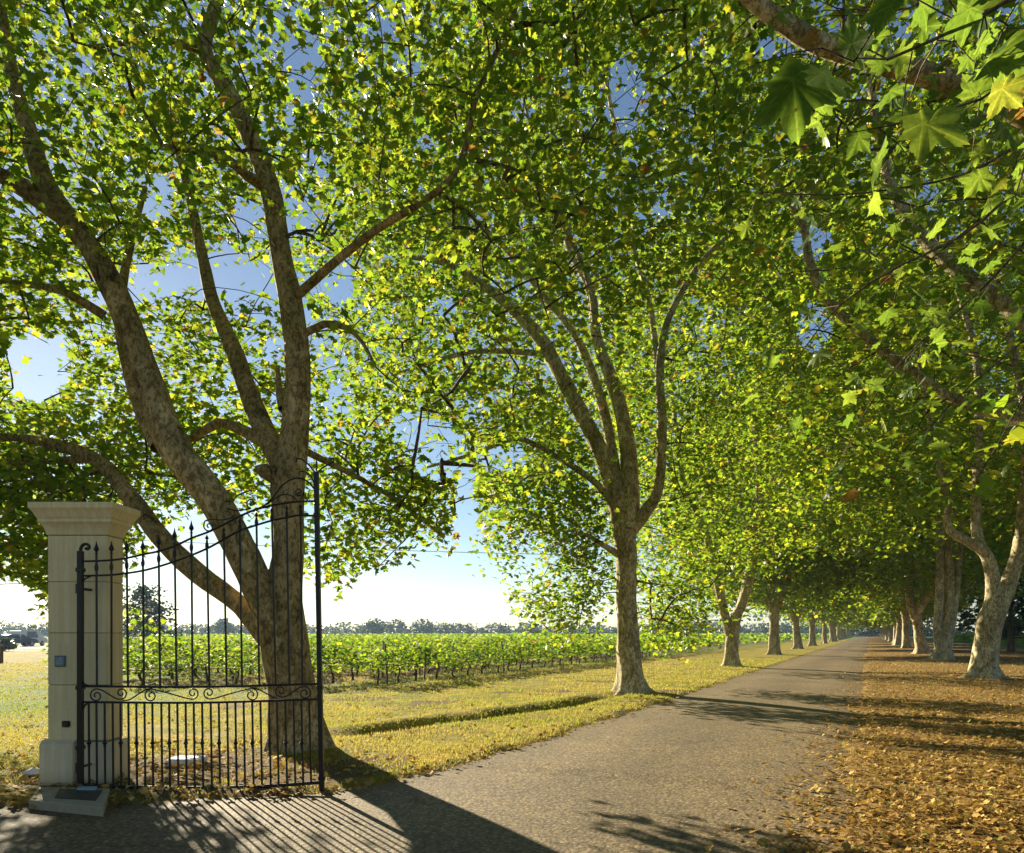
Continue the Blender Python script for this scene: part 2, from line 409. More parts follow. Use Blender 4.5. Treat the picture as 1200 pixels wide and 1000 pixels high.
def ground_mat():
    m, t, out = new_mat('ground')
    co = objco(t)
    z = N(t, 'ShaderNodeAttribute', attribute_name='zone')       # R grass, G litter, B bare soil
    sp = t.nodes.new('ShaderNodeSeparateColor'); t.links.new(z.outputs['Color'], sp.inputs[0])
    a = noise(t, 1.3, 5, 0.65, co); b = noise(t, 16.0, 5, 0.7, co); f = noise(t, 90.0, 3, 0.7, co)
    grass = ramp(t, a, [(0.30, (0.11, 0.135, 0.016)), (0.48, (0.25, 0.22, 0.033)), (0.66, (0.40, 0.30, 0.06))])
    grass = mixc(t, 0.7, grass, ramp(t, b, [(0.35, (0.5, 0.5, 0.4)), (0.6, (1.2, 1.15, 1.0))]), 'MULTIPLY')
    v = N(t, 'ShaderNodeTexVoronoi', Scale=17.0); t.links.new(co, v.inputs['Vector'])
    lit = ramp(t, v.outputs['Color'], [(0.0, (0.07, 0.04, 0.016)), (0.5, (0.22, 0.135, 0.042)), (1.0, (0.42, 0.29, 0.09))])
    lit = mixc(t, 0.6, lit, ramp(t, b, [(0.35, (0.55, 0.5, 0.45)), (0.6, (1.1, 1.1, 1.1))]), 'MULTIPLY')
    soil = ramp(t, b, [(0.3, (0.07, 0.045, 0.025)), (0.7, (0.19, 0.13, 0.07))])
    vine = (0.10, 0.17, 0.03)
    c = mixc(t, sp.outputs[0], vine, grass)
    # ragged change from one cover to the next
    def ragged(s):
        ad = N(t, 'ShaderNodeMath', operation='ADD'); t.links.new(s, ad.inputs[0])
        mm = N(t, 'ShaderNodeMath', operation='MULTIPLY_ADD'); t.links.new(b, mm.inputs[0]); mm.inputs[1].default_value = 1.2; mm.inputs[2].default_value = -0.6
        t.links.new(mm.outputs[0], ad.inputs[1])
        return ramp(t, ad.outputs[0], [(0.42, (0, 0, 0)), (0.58, (1, 1, 1))])
    c = mixc(t, ragged(sp.outputs[1]), c, lit)
    c = mixc(t, ragged(sp.outputs[2]), c, soil)
    h = mixc(t, 0.4, b, f)
    principled(t, out, c, 0.95, bump(t, h, 0.9, 0.05), spec=0.1)
    return m
M_GROUND = ground_mat()

# ---------------------------------------------------------------- value noise for shapes
def vnoise(x, y, seed=0):
    xi, yi = np.floor(x).astype(np.int64), np.floor(y).astype(np.int64)
    xf, yf = x - xi, y - yi
    def h(a, b):
        n = (a * 374761393 + b * 668265263 + seed * 974711) & 0x7fffffff
        n = ((n ^ (n >> 13)) * 1274126177) & 0x7fffffff
        return ((n ^ (n >> 16)) & 0xffff) / 65535.0
    u, v = xf * xf * (3 - 2 * xf), yf * yf * (3 - 2 * yf)
    return (h(xi, yi) * (1 - u) + h(xi + 1, yi) * u) * (1 - v) + (h(xi, yi + 1) * (1 - u) + h(xi + 1, yi + 1) * u) * v

# ---------------------------------------------------------------- ground and drive
EDGE_A = np.array([-40, -7.9, 4.0, 4.5, 5.77, 6.2, 7.35, 9.2, 14, 400])
EDGE_L = np.array([-29.8, -29.6, -7.4, -6.5, -4.98, -4.77, -4.5, -4.5, -4.35, -4.35])
R_EDGE = -0.32
def left_edge(al):
    return np.interp(al, EDGE_A, EDGE_L) + (0.20 * (vnoise(al * 1.7, al * 0, 3) - 0.5) + 0.12 * (vnoise(al * 5.1, al * 0, 4) - 0.5)) * (al < 60)
def road_dist(lat, al):
    """>0 inside the drive"""
    le = left_edge(al)
    slope = np.where(al < 6.5, 0.55, 1.0)
    return np.minimum((lat - le) * slope, (R_EDGE + 0.34 * (vnoise(al * 1.1, al * 0, 9) - 0.5) + 0.22 * (vnoise(al * 3.7, al * 0, 19) - 0.5)) - lat)
DITCH = [(-9.5, 2.0), (-7.5, 9.0), (-6.05, 15.2), (-5.9, 40.0)]
def height(lat, al):
    d = road_dist(lat, al)
    k = np.clip((0.12 - d) / 0.3, 0, 1)
    z = -0.05 + k * (0.075 + 0.03 * vnoise(lat * 1.1, al * 1.1, 1) + 0.015 * vnoise(lat * 4, al * 4, 2))
    dl = np.interp(al, [p[1] for p in DITCH], [p[0] for p in DITCH])
    q = lat - dl
    z = z + k * (-(0.09 + 0.12 * vnoise(al * 1.3, al * 0, 33)) * np.exp(-((q + .25 * (vnoise(al * .9, al * 0, 35) - .5)) / 0.24) ** 2) + 0.05 * np.exp(-((q + 0.6) / 0.35) ** 2)) * np.clip((al - 8.4) / 1.5, 0, 1) * np.clip((21 - al) / 5, 0, 1)
    # gentle leaf drift on the far verge
    z = z + k * 0.07 * np.clip((lat - 0.3) / 2.0, 0, 1) * (al > -5) * (0.5 + vnoise(lat * 0.7, al * 0.7, 5))
    far = np.clip((np.hypot(lat, al) - 60) / 100, 0, 1)
    return z * (1 - far)
lat_s = np.concatenate([-np.geomspace(3000, 12.4, 46), np.linspace(-12, 7, 130), np.geomspace(7.5, 3000, 46)])
al_s = np.concatenate([-np.geomspace(3000, 12, 18), np.linspace(-11, 3.4, 30), np.linspace(3.6, 26, 150), np.geomspace(26.5, 3500, 70)])
LA, AL = np.meshgrid(lat_s, al_s, indexing='ij')
Zg = height(LA, AL)
Vg = np.stack([DX * AL + DY * LA, DY * AL - DX * LA, Zg], -1).reshape(-1, 3)
ni, nj = LA.shape
ii, jj = np.meshgrid(np.arange(ni - 1), np.arange(nj - 1), indexing='ij')
Fg = np.stack([ii * nj + jj, (ii + 1) * nj + jj, (ii + 1) * nj + jj + 1, ii * nj + jj + 1], -1).reshape(-1, 4)
me = np_mesh('ground', Vg, Fg, smooth=True)
la, al = LA.ravel(), AL.ravel()
nz = vnoise(la * 0.8, al * 0.8, 21)
grass_w = np.clip((la + 14.5) / 2.0, 0, 1) * (la < 14) + np.where(la > 14, 0.2, 0)
grass_w = np.where(Vg[:, 0] < -0.45 * Vg[:, 1] - 6, 1.0, grass_w) * (np.hypot(la, al) < 200)
litter_w = np.clip((la - R_EDGE + 0.2) * 3, 0, 1) * np.clip((16 - la) / 8, 0, 1) * (0.72 + 0.5 * nz) * (al < 400)
e = left_edge(al)
litter_w = np.maximum(litter_w, np.clip(1 - np.abs(la - e) / 0.45, 0, 1) * 0.55 * (al < 60))
t1l, t1a = to_road(-3.0, 10.2)
soil_w = np.clip(1.25 - np.hypot(Vg[:, 0] + 3.9, (Vg[:, 1] - 8.6) * 1.3) / 2.3, 0, 1) * (0.45 + 0.9 * nz)
soil_w = np.maximum(soil_w, np.clip(1 - np.hypot(Vg[:, 0] + 6.2, (Vg[:, 1] - 7.6) * 1.0) / 1.7, 0, 1))
dl = np.interp(al, [p[1] for p in DITCH], [p[0] for p in DITCH])
soil_w = np.maximum(soil_w, 0.62 * np.exp(-((la - dl) / 0.25) ** 2) * ((al > 8.6) & (al < 18)))
soil_w = np.maximum(soil_w, 0.62 * (vnoise(la * .9 + 3, al * .7, 44) > .74) * (la < -4) * (la > -14))
soil_w = np.maximum(soil_w, 0.8 * ((la < -14.5) & (la > -22) & (Vg[:, 1] > 21)))
zc = np.stack([grass_w, litter_w, soil_w, np.ones_like(soil_w)], -1).astype(np.float32)
ca = me.attributes.new('zone', 'FLOAT_COLOR', 'POINT'); ca.data.foreach_set('color', np.clip(zc, 0, 1).ravel())
tag(link('ground', me, M_GROUND), kind='structure')

def road_mesh():
    als = np.concatenate([np.linspace(-30, 3, 30), np.linspace(3.2, 30, 110), np.geomspace(31, 380, 50)])
    V = []; ns = 14
    for a in als:
        l0 = float(left_edge(np.array([a]))[0]) - 0.30; l1 = R_EDGE + 0.25
        for k in range(ns + 1):
            l = l0 + (l1 - l0) * k / ns
            p = R(l, a); c = 0.03 * (1 - (2 * k / ns - 1) ** 2)
            V.append((p[0], p[1], 0.004 + c * (a > 8)))
    m_ = len(als)
    i, j = np.meshgrid(np.arange(m_ - 1), np.arange(ns), indexing='ij')
    F = np.stack([i * (ns + 1) + j, i * (ns + 1) + j + 1, (i + 1) * (ns + 1) + j + 1, (i + 1) * (ns + 1) + j], -1).reshape(-1, 4)
    return np_mesh('drive', np.array(V), F, smooth=True)
tag(link('road', road_mesh(), M_ASPH), kind='structure')

# side lane far left where the cars stand
mb = MB(); mb.box(-110, -26, 60.0, 92, -0.06, 0.03)
tag(mb.build('side_road', simple('pale_lane', (0.34, 0.32, 0.28), 0.9, nscale=0.6)), kind='structure')

# ---------------------------------------------------------------- leaves
def leaf_template(kind):
    """palmate leaf in the xy plane, stalk at origin, length about 1"""
    if kind == 'quad':
        V = np.array([(0, 0, 0), (0.5, 0.45, -0.08), (0, 1, -0.05), (-0.5, 0.45, -0.08), ], float)
        return V, np.array([(0, 1, 2), (0, 2, 3)])
    if kind == 'star5':
        o = [(0, 0), (0.26, 0.02), (0.55, 0.25), (0.30, 0.42), (0.46, 0.72), (0.15, 0.66), (0, 1.0),
             (-0.15, 0.66), (-0.46, 0.72), (-0.30, 0.42), (-0.55, 0.25), (-0.26, 0.02)]
        c = (0, 0.38)
        V = [(x, y, -0.22 * abs(x) - 0.10 * max(0, y - 0.4)) for x, y in o] + [(c[0], c[1], 0.0)]
        n = len(o)
        V = V[:n]
        return np.array(V), np.array([(11, 0, 1), (1, 2, 3), (3, 4, 5), (5, 6, 7), (7, 8, 9), (9, 10, 11), (11, 1, 3), (11, 3, 9), (9, 3, 5), (9, 5, 7)])
    if kind == 'star3':
        o = [(0, 0), (0.52, 0.22), (0.22, 0.5), (0.32, 0.8), (0, 1.0), (-0.32, 0.8), (-0.22, 0.5), (-0.52, 0.22)]
        V = [(x, y, -0.2 * abs(x)) for x, y in o]
        return np.array(V), np.array([(0, 1, 2), (0, 2, 6), (0, 6, 7), (2, 3, 4), (2, 4, 6), (6, 4, 5)])
    if kind == 'near':
        pol = []
        lobes = [(-2.15, 0.62), (-1.15, 0.88), (0.0, 1.0), (1.15, 0.88), (2.15, 0.62)]
        o = [(0.0, 0.0)]
        c = (0, 0.36)
        def pt(a, r): return (c[0] + math.sin(a) * r * 0.68, c[1] + math.cos(a) * r * 0.64)
        seq = []
        for k, (a, r) in enumerate(lobes):
            seq += [(a - 0.40, r * 0.66), (a - 0.27, r * 0.74), (a - 0.22, r * 0.72), (a - 0.11, r * 0.88), (a - .06, r * .87), (a, r), (a + .06, r * .87), (a + 0.11, r * 0.88), (a + 0.22, r * 0.72), (a + 0.27, r * 0.74), (a + 0.40, r * 0.66)]
            if k < 4: seq.append(((a + lobes[k + 1][0]) / 2, 0.50))
        o += [pt(a, r) for a, r in seq]
        V = [(x, y, -0.16 * abs(x) + 0.05 * math.sin(9 * math.atan2(x, y - 0.36)) * math.hypot(x, y - 0.36) - 0.12 * max(0, y - 0.5)) for x, y in o] + [(c[0], c[1], 0.02)]
        n = len(o)
        return np.array(V), np.array([(i, (i + 1) % n, n) for i in range(n)])
TPL = {k: leaf_template(k) for k in ('quad', 'star5', 'star3', 'near')}

def frames(n, rng, zb=0.42, droop=0.4):
    nrm = rng.normal(0, 0.62, (n, 3)); nrm[:, 2] = np.abs(nrm[:, 2]) + zb
    nrm /= np.linalg.norm(nrm, axis=1, keepdims=True)
    a = rng.normal(0, 1, (n, 3)); a[:, 2] -= droop
    y = a - (a * nrm).sum(1, keepdims=True) * nrm
    y /= np.linalg.norm(y, axis=1, keepdims=True)
    x = np.cross(y, nrm)
    return np.stack([x, y, nrm], -1)                # columns
def leaves_mesh(name, P, Rm, S, kind, rng, bias=None):
    T, F = TPL[kind]
    n = len(P)
    V = np.einsum('nij,kj->nki', Rm, T) * S[:, None, None] + P[:, None, :]
    Fa = (F[None] + (np.arange(n) * len(T))[:, None, None]).reshape(-1, 3)
    r = rng.random(n) if bias is None else np.clip(bias, 0, 1)
    return np_mesh(name, V.reshape(-1, 3), Fa, rnd=np.repeat(r, len(F)))

# gaps in the foliage through which the sky shows (soft ellipses round the sight lines of real openings)
GAPS = [(45, 430, 38, 42, .95), (8, 715, 34, 38, 1), (235, 690, 82, 48, 1), (180, 235, 20, 26, .8), (285, 250, 18, 26, .8), (355, 75, 26, 40, .75),
        (395, 330, 22, 30, .8), (375, 195, 18, 22, .8), (485, 708, 82, 46, 1), (547, 600, 13, 62, .95), (560, 712, 34, 34, 1), (510, 525, 36, 36, .8), (590, 537, 32, 16, .8), (480, 500, 24, 20, .8),
        (735, 110, 26, 46, .85), (100, 60, 16, 30, .7), (20, 240, 14, 20, .6), (320, 10, 22, 20, .7), (560, 470, 30, 14, .6),
        (350, 250, 30, 40, .6), (130, 50, 12, 20, .6), (950, 285, 24, 22, .9), (955, 385, 20, 30, .9), (850, 620, 10, 14, .6), (905, 55, 26, 16, .8), (1165, 455, 24, 22, .8),
        (1085, 150, 14, 12, .8), (1090, 225, 14, 16, .8), (560, 255, 20, 18, .7), (610, 130, 14, 18, .75), (660, 90, 12, 16, .7), (500, 170, 14, 14, .7), (700, 200, 14, 12, .7), (590, 330, 16, 10, .7), (520, 360, 18, 12, .7), (620, 260, 12, 14, .7), (780, 240, 12, 14, .6), (450, 30, 14, 14, .7), (820, 60, 12, 20, .6), (650, 430, 12, 14, .6), (560, 400, 14, 10, .6), (480, 80, 14, 16, .6), (10, 480, 20, 20, .6), (430, 560, 18, 14, .7), (235, 560, 14, 16, .6), (400, 460, 20, 26, .6)]
SUNLIT = [(W(1160, 780, 25), .5), (W(1160, 730, 25), .5), (W(1162, 690, 25), .45), (W(1150, 650, 25), .4), (W(1120, 620, 25), .3), (W(1195, 640, 25), .4), (W(1147, 560, 25), .35), (W(1146, 480, 25), .3),
          (W(1105, 740, 42), .7), (W(1108, 690, 42), .6), (W(1080, 750, 54), .7),
          (W(736, 790, 20), .5), (W(735, 730, 20), .5), (W(733, 670, 20), .45), (W(700, 520, 20), .35), (W(650, 430, 20), .3), (W(857, 760, 35), .6), (W(880, 680, 35), .5),
          (G(1010, 975), .5), (G(1060, 900), .55), (G(1120, 950), .4), (G(1160, 880), .5), (G(1020, 860), .6), (G(1100, 845), .6), (G(900, 880), .9), (G(820, 860), 1.0), (G(780, 880), .5),
          (W(930, 90, 1.6), .35), (W(1080, 60, 1.9), .4), (W(1150, 120, 2.7), .4), (W(1180, 250, 3.2), .4), (W(1060, 230, 4.1), .5), (W(920, 230, 4.2), .4), (W(1130, 290, 4.4), .4), (W(1100, 400, 5), .5), (W(1010, 500, 5.2), .45), (W(1180, 480, 5.9), .5), (W(1060, 0, 3.5), .4), (W(1010, 140, 2.6), .35), (W(1100, 130, 2.6), .3), (W(1000, 330, 4.3), .4), (W(940, 430, 4.5), .4), (W(1060, 480, 5.2), .4), (W(960, 45, 7.6), .4), (W(1030, 75, 7.8), .4)]
def gap_keep(P, rng):
    D = np.maximum(P[:, 1], 0.3)
    px = CX + P[:, 0] / D * FOC; py = HY - (P[:, 2] - EYE) / D * FOC
    keep = np.ones(len(P), bool)
    wob = 0.75 + 0.5 * vnoise(px / 13.0, py / 13.0, 77)
    for gx, gy, rx, ry, pr in GAPS:
        q = ((px - gx) / rx) ** 2 + ((py - gy) / ry) ** 2
        keep &= ~((q < wob) & (rng.random(len(P)) < pr))
    keep |= P[:, 1] < 0.5
    sd = np.array(SUN_DIR)
    for q, rr in SUNLIT:                       # openings in the crowns that let the low sun through
        v = P - q; t = v @ sd
        d2 = (v ** 2).sum(1) - t ** 2
        keep &= ~((t > 1.2) & (d2 < (rr * (.6 + .8 * vnoise(P[:, 0] * 2.2, P[:, 2] * 2.2, 5))) ** 2) & (rng.random(len(P)) < .93))
    return keep

# ---------------------------------------------------------------- trees
def in_ell(n, ells, rng, shell=0.35):
    """points in a union of ellipsoids, denser towards the outside"""
    w = np.array([e[3] * e[4] * e[5] * (e[6] if len(e) > 6 else 1) for e in ells]); w = w / w.sum()
    k = rng.choice(len(ells), n, p=w)
    d = rng.normal(0, 1, (n, 3)); d /= np.linalg.norm(d, axis=1, keepdims=True)
    r = (shell + (1 - shell) * rng.random(n)) ** (1 / 2.2)
    E = np.array([e[:6] for e in ells])
    return E[k, :3] + d * r[:, None] * E[k, 3:6]

def thin(P, dmin):
    """keep points at least dmin apart (grid hash)"""
    cell = {}
    out = []
    for i, p in enumerate(P):
        c = (int(p[0] // dmin), int(p[1] // dmin), int(p[2] // dmin))
        ok = True
        for a in (-1, 0, 1):
            for b in (-1, 0, 1):
                for d in (-1, 0, 1):
                    for j in cell.get((c[0] + a, c[1] + b, c[2] + d), ()):
                        q = P[j]
                        if (q[0] - p[0]) ** 2 + (q[1] - p[1]) ** 2 + (q[2] - p[2]) ** 2 < dmin * dmin: ok = False; break
                    if not ok: break
                if not ok: break
            if not ok: break
        if ok:
            cell.setdefault(c, []).append(i); out.append(i)
    return P[out]

def limb_mesh(path, rng, flare=0, sides=14, lump=0.10, seed=0):
    n = len(path)
    a = np.linspace(0, 2 * np.pi, sides, endpoint=False)
    s = np.concatenate([[0], np.cumsum(np.linalg.norm(np.diff(path[:, :3], axis=0), axis=1))])
    no = 1 + lump * (vnoise(s[:, None] * 1.6 + seed, 3 * np.cos(a)[None] + 9, seed) - 0.5) * 2 + 0.5 * lump * (vnoise(s[:, None] * 5 + seed, 6 * np.sin(a)[None] + 9, seed + 1) - 0.5) * 2
    if flare:
        root = 0.5 + 0.35 * np.cos(a * 5 + seed) + .15 * np.cos(a * 3 + 1.3 * seed)
        no = no + np.exp(-s[:, None] / 0.20) * (0.1 + flare * 1.9 * root[None] ** 2) + 0.24 * np.exp(-s[:, None] / 0.8) * (root[None] - .5)
    V, F = tube_np(path[:, :3], path[:, 3], sides, no)
    V = np.vstack([V, path[-1, :3]])
    last = (n - 1) * sides
    cap = np.array([(last + i, len(V) - 1, last + (i + 1) % sides) for i in range(sides)])
    return np_mesh('limb', V, [F, cap], smooth=True)

def grow(limbs, clusters, rng, min_r=0.005, k_r=0.0048, lift=0.10):
    """connect every leaf cluster to the nearest wood; returns list of paths (n,4)"""
    pts = np.vstack([l[:, :3] for l in limbs]); rad = np.concatenate([l[:, 3] for l in limbs]); own = np.full(len(pts), -1)
    tips_pen = np.zeros(len(pts))
    root = limbs[0][0, :3]
    dl_ = np.array([np.min(((pts[::3] - c) ** 2).sum(1)) for c in clusters])
    order = np.argsort(dl_)
    cap = len(pts) + len(clusters) * 5
    A = np.zeros((cap, 3)); A[:len(pts)] = pts
    RA = np.zeros(cap); RA[:len(pts)] = rad
    O = np.full(cap, -1); n = len(pts)
    paths = []; par = []
    # low trunk does not sprout
    zmin = 2.0
    for ci in order:
        c = clusters[ci]
        d = np.sqrt(((A[:n] - c) ** 2).sum(1))
        pen = np.where(A[:n, 2] < zmin, 3.0, 0) + 0.35 * np.maximum(0, A[:n, 2] - c[2])
        k = int(np.argmin(d + pen))
        p0 = A[k]; L = d[k]
        m = 4
        tt = np.linspace(0, 1, m + 1)[:, None]
        mid = (p0 + c) / 2 + rng.normal(0, 0.09 * L, 3) + np.array([0, 0, lift * L])
        Q = (1 - tt) ** 2 * p0 + 2 * tt * (1 - tt) * mid + tt ** 2 * c
        paths.append(Q); par.append(int(O[k]))
        A[n:n + m] = Q[1:]; O[n:n + m] = len(paths) - 1; RA[n:n + m] = 0.01
        n += m
    cnt = np.ones(len(paths))
    for i in range(len(paths) - 1, -1, -1):
        if par[i] >= 0: cnt[par[i]] += cnt[i]
    out = []
    for i, Q in enumerate(paths):
        r0 = min(k_r * cnt[i] ** 0.5, 0.045); r1 = max(min_r, r0 * 0.55)
        out.append(np.hstack([Q, np.linspace(r0, r1, len(Q))[:, None]]))
    return out

def bare_wood(P, W_, rng, near, clear=True):
    """big limbs stay bare: no leaves hugging them, few hanging right in front"""
    keep = np.ones(len(P), bool)
    Wb = W_[W_[:, 3] > .06]
    if not len(Wb): return keep
    lim = np.clip(Wb[:, 3] * 5, .25, near)
    wp = CX + Wb[:, 0] / np.maximum(Wb[:, 1], .3) * FOC; wq = HY - (Wb[:, 2] - EYE) / np.maximum(Wb[:, 1], .3) * FOC; ww = Wb[:, 3] / np.maximum(Wb[:, 1], .3) * FOC
    for a in range(0, len(P), 20000):
        Q = P[a:a + 20000]
        d2 = ((Q[:, None, :] - Wb[None, :, :3]) ** 2).sum(2)
        k = ~(d2 < lim[None] ** 2).any(1)
        if clear:
            D = np.maximum(Q[:, 1], .3); px = CX + Q[:, 0] / D * FOC; py = HY - (Q[:, 2] - EYE) / D * FOC
            e = (px[:, None] - wp[None]) ** 2 + (py[:, None] - wq[None]) ** 2
            hit = ((e < (ww[None] * 1.1 + 2.5) ** 2) & (D[:, None] < Wb[None, :, 1])).any(1)
            k &= ~(hit & (rng.random(len(Q)) < .82))
        if clear:
            G_ = OPEN_W; gp = CX + G_[:, 0] / G_[:, 1] * FOC; gq = HY - (G_[:, 2] - EYE) / G_[:, 1] * FOC; gw = G_[:, 3] / G_[:, 1] * FOC
            e = (px[:, None] - gp[None]) ** 2 + (py[:, None] - gq[None]) ** 2
            hit = ((e < (gw[None] * 1.15 + 2.0) ** 2) & (D[:, None] < G_[None, :, 1])).any(1)
            k &= ~(hit & (rng.random(len(Q)) < .78))
        keep[a:a + 20000] = k
    return keep

def tree(name, label, limbs, ells, rng, group, bark, n_try=3000, dmin=0.75, per=18, spread=0.42, leaf=0.14, kind='star3',
         n_parts=0, gaps=True, origin=None, extra=None, cat='tree', twig_sides=4, cull=None, flare=0.6, zlow=2.2):
    """limbs[0] is the trunk; returns the tree's Empty"""
    origin = limbs[0][0, :3].copy() if origin is None else np.asarray(origin, float)
    root = empty(name, origin, label, cat, group)
    sp = [smooth_path(l, 0.22) for l in limbs]
    for i, l in enumerate(sp):
        q = l.copy(); q[:, :3] -= origin
        if i == 0: me_ = limb_mesh(q, rng, flare=flare, sides=30, lump=0.10, seed=int(origin[0] * 7) % 50 + 60)
        else: me_ = limb_mesh(q, rng, sides=12, lump=0.09, seed=i + 3)
        o = link('trunk' if i == 0 else 'branch', me_, bark, root)
    C = in_ell(n_try, ells, rng)
    C = C[C[:, 2] > zlow]
    C = C[~((np.hypot(C[:, 0] - origin[0], C[:, 1] - origin[1]) < 1.6) & (C[:, 2] < 6))]
    if cull is not None: C = C[cull(C)]
    if gaps: C = C[gap_keep(C, rng)]
    wd_ = np.vstack(sp); C = C[bare_wood(C, wd_, rng, .55, gaps)]
    C = thin(C, dmin)
    if extra is not None:
        X_ = in_ell(extra[1], extra[0], rng, .1); X_ = X_[X_[:, 2] > .8]; X_ = X_[gap_keep(X_, rng)]; X_ = thin(X_, extra[2])
        C = np.vstack([C, X_])
    paths = grow(sp, C, rng)
    V = []; F = []; n = 0
    for p in paths:
        v, f = tube_np(p[:, :3] - origin, p[:, 3], twig_sides)
        V.append(v); F.append(f + n); n += len(v)
    o = link('twigs', np_mesh('twigs', np.vstack(V), np.vstack(F), smooth=True), M_TWIG, root); o['kind'] = 'stuff'
    # leaves along the outer half of every shoot and round its tip
    E = np.array([p[-1, :3] for p in paths]); B = np.array([p[2, :3] for p in paths])
    k = rng.integers(0, len(E), len(E) * per)
    t = rng.random(len(k)) ** 0.6
    P = B[k] * (1 - t[:, None]) + E[k] * t[:, None] + rng.normal(0, spread, (len(k), 3)) * np.array([1, 1, 0.62])
    P = P[P[:, 2] > 0.6]
    if gaps: P = P[gap_keep(P, rng)]
    P = P[bare_wood(P, wd_, rng, .3, gaps)]
    Rm = frames(len(P), rng)
    S = leaf * rng.uniform(0.65, 1.25, len(P))
    bias = np.clip(rng.normal(0.42, 0.24, len(P)), 0, 0.95); y = rng.random(len(P)); bias = np.where(y < 0.022, 0.93 + 0.07 * rng.random(len(P)), bias)
    if n_parts:
        D = np.maximum(P[:, 1], 0.1); px = CX + P[:, 0] / D * FOC; py = HY - (P[:, 2] - EYE) / D * FOC
        vis = (P[:, 1] > 0.8) & (px > 0) & (px < 1200) & (py > 0) & (py < 1000)
        sc = np.where(vis, S / D, 0); idx = np.argsort(-sc)[:n_parts]; idx = idx[sc[idx] > 0]
        T, Fq = TPL['near']
        lm = [np_mesh('leaf', T * np.array([1, 1, s_]), Fq) for s_ in (0.7, 1.3, 2.0)]
        for q in lm: q.materials.append(M_NLEAF)
        for i in idx:
            o = bpy.data.objects.new('leaf', lm[i % 3]); COL.objects.link(o); o.parent = root
            M = np.eye(4); M[:3, :3] = Rm[i] * S[i]; M[:3, 3] = P[i] - origin
            o.matrix_local = Matrix(M.tolist())
        kk = np.ones(len(P), bool); kk[idx] = False
        P, Rm, S, bias = P[kk], Rm[kk], S[kk], bias[kk]
    o = link('crown', leaves_mesh('crown', P - origin, Rm, S, kind, rng, bias), M_LEAF, root); o['kind'] = 'stuff'
    return root

def L(pts):
    """rows (px, py, depth, width in px) -> (x,y,z,r)"""
    return np.array([[*W(a, b, d), w * d / FOC / 2] for a, b, d, w in pts])
ROWG = 'plane trees lining the drive'
rg = np.random.default_rng(5)

t2 = [L([(740, 816, 19.9, 38), (739, 795, 19.9, 30), (736, 750, 19.9, 25), (734, 700, 19.9, 23), (734, 650, 19.9, 24), (728, 605, 19.9, 26), (716, 560, 19.9, 21), (697, 515, 19.8, 19), (670, 465, 19.7, 18), (635, 400, 19.5, 16), (600, 362, 19.3, 13), (560, 330, 19.1, 10), (520, 308, 18.9, 8), (470, 300, 18.7, 5)]),
      L([(734, 620, 19.9, 30), (738, 570, 19.9, 22), (735, 520, 20, 18), (722, 460, 20.2, 16), (700, 400, 20.4, 13), (692, 340, 20.6, 11), (668, 290, 20.8, 12), (660, 245, 21, 9), (625, 195, 21.1, 7), (590, 160, 21.2, 6), (540, 90, 21.3, 3)]),
      L([(722, 570, 19.9, 16), (712, 500, 20.3, 12), (695, 440, 20.6, 11), (672, 390, 20.9, 9), (640, 350, 21.1, 8), (600, 300, 21.3, 7), (560, 260, 21.5, 4)]),
      L([(736, 625, 19.9, 18), (758, 598, 19.7, 15), (772, 570, 19.6, 12), (776, 500, 19.6, 12), (773, 430, 19.8, 10), (785, 370, 20, 8), (820, 310, 20, 7), (860, 270, 20, 4)]),
      L([(727, 605, 19.9, 10), (700, 568, 19.6, 8), (660, 540, 19.3, 7), (625, 520, 19.0, 6), (600, 515, 18.8, 5), (555, 532, 18.5, 5), (500, 548, 18.2, 3)]),
      L([(640, 415, 19.5, 8), (600, 412, 19.2, 7), (560, 412, 18.8, 6), (520, 420, 18.4, 5), (460, 440, 18, 3)]),
      L([(725, 650, 19.9, 9), (705, 638, 19.5, 6), (680, 625, 19.1, 4), (650, 640, 18.8, 2)]),
      L([(700, 400, 20.4, 9), (690, 330, 20, 8), (655, 250, 19.5, 6), (625, 160, 19.2, 4), (600, 60, 19, 3)]),
      L([(772, 440, 19.8, 8), (760, 350, 20.5, 7), (735, 260, 21, 6), (720, 150, 21.5, 5), (700, 40, 22, 3)]),
      L([(692, 345, 20.6, 8), (702, 270, 20.5, 6), (680, 250, 20.2, 5), (670, 230, 20.2, 3)])]
b1 = 25.0
tr1 = [L([(1152, 800, b1, 36), (1153, 780, b1, 28), (1157, 750, b1, 26), (1161, 725, b1, 27), (1171, 704, b1, 22), (1180, 688, b1, 17), (1187, 668, b1, 16), (1195, 645, b1, 16), (1200, 600, b1, 15), (1205, 500, b1, 13), (1190, 420, b1, 10), (1170, 340, b1, 7), (1160, 250, b1, 4)]),
       L([(1160, 722, b1, 20), (1164, 695, b1, 16), (1162, 670, b1, 15), (1154, 648, b1, 13), (1131, 633, b1, 10), (1113, 622, b1, 9), (1110, 606, b1, 8), (1112, 585, b1, 8), (1104, 560, b1, 7), (1095, 520, b1, 6), (1080, 440, b1, 4), (1060, 340, b1, 2.5)]),
       L([(1158, 655, b1, 12), (1146, 632, b1 + .2, 12), (1144, 600, b1 + .4, 11), (1146, 560, b1 + .5, 11), (1147, 490, b1 + .7, 9), (1144, 420, b1 + .9, 8), (1120, 330, b1 + 1.2, 5), (1100, 230, b1 + 1.5, 3)])]
t1d = L([(350, 345, 10.2, 11), (392, 308, 9.8, 10), (440, 270, 9.5, 9), (490, 240, 9.2, 8.5), (528, 210, 9.0, 8), (546, 172, 8.9, 7.5), (556, 120, 8.9, 7), (582, 60, 8.8, 6), (606, 5, 8.8, 5), (612, -70, 8.8, 3)])
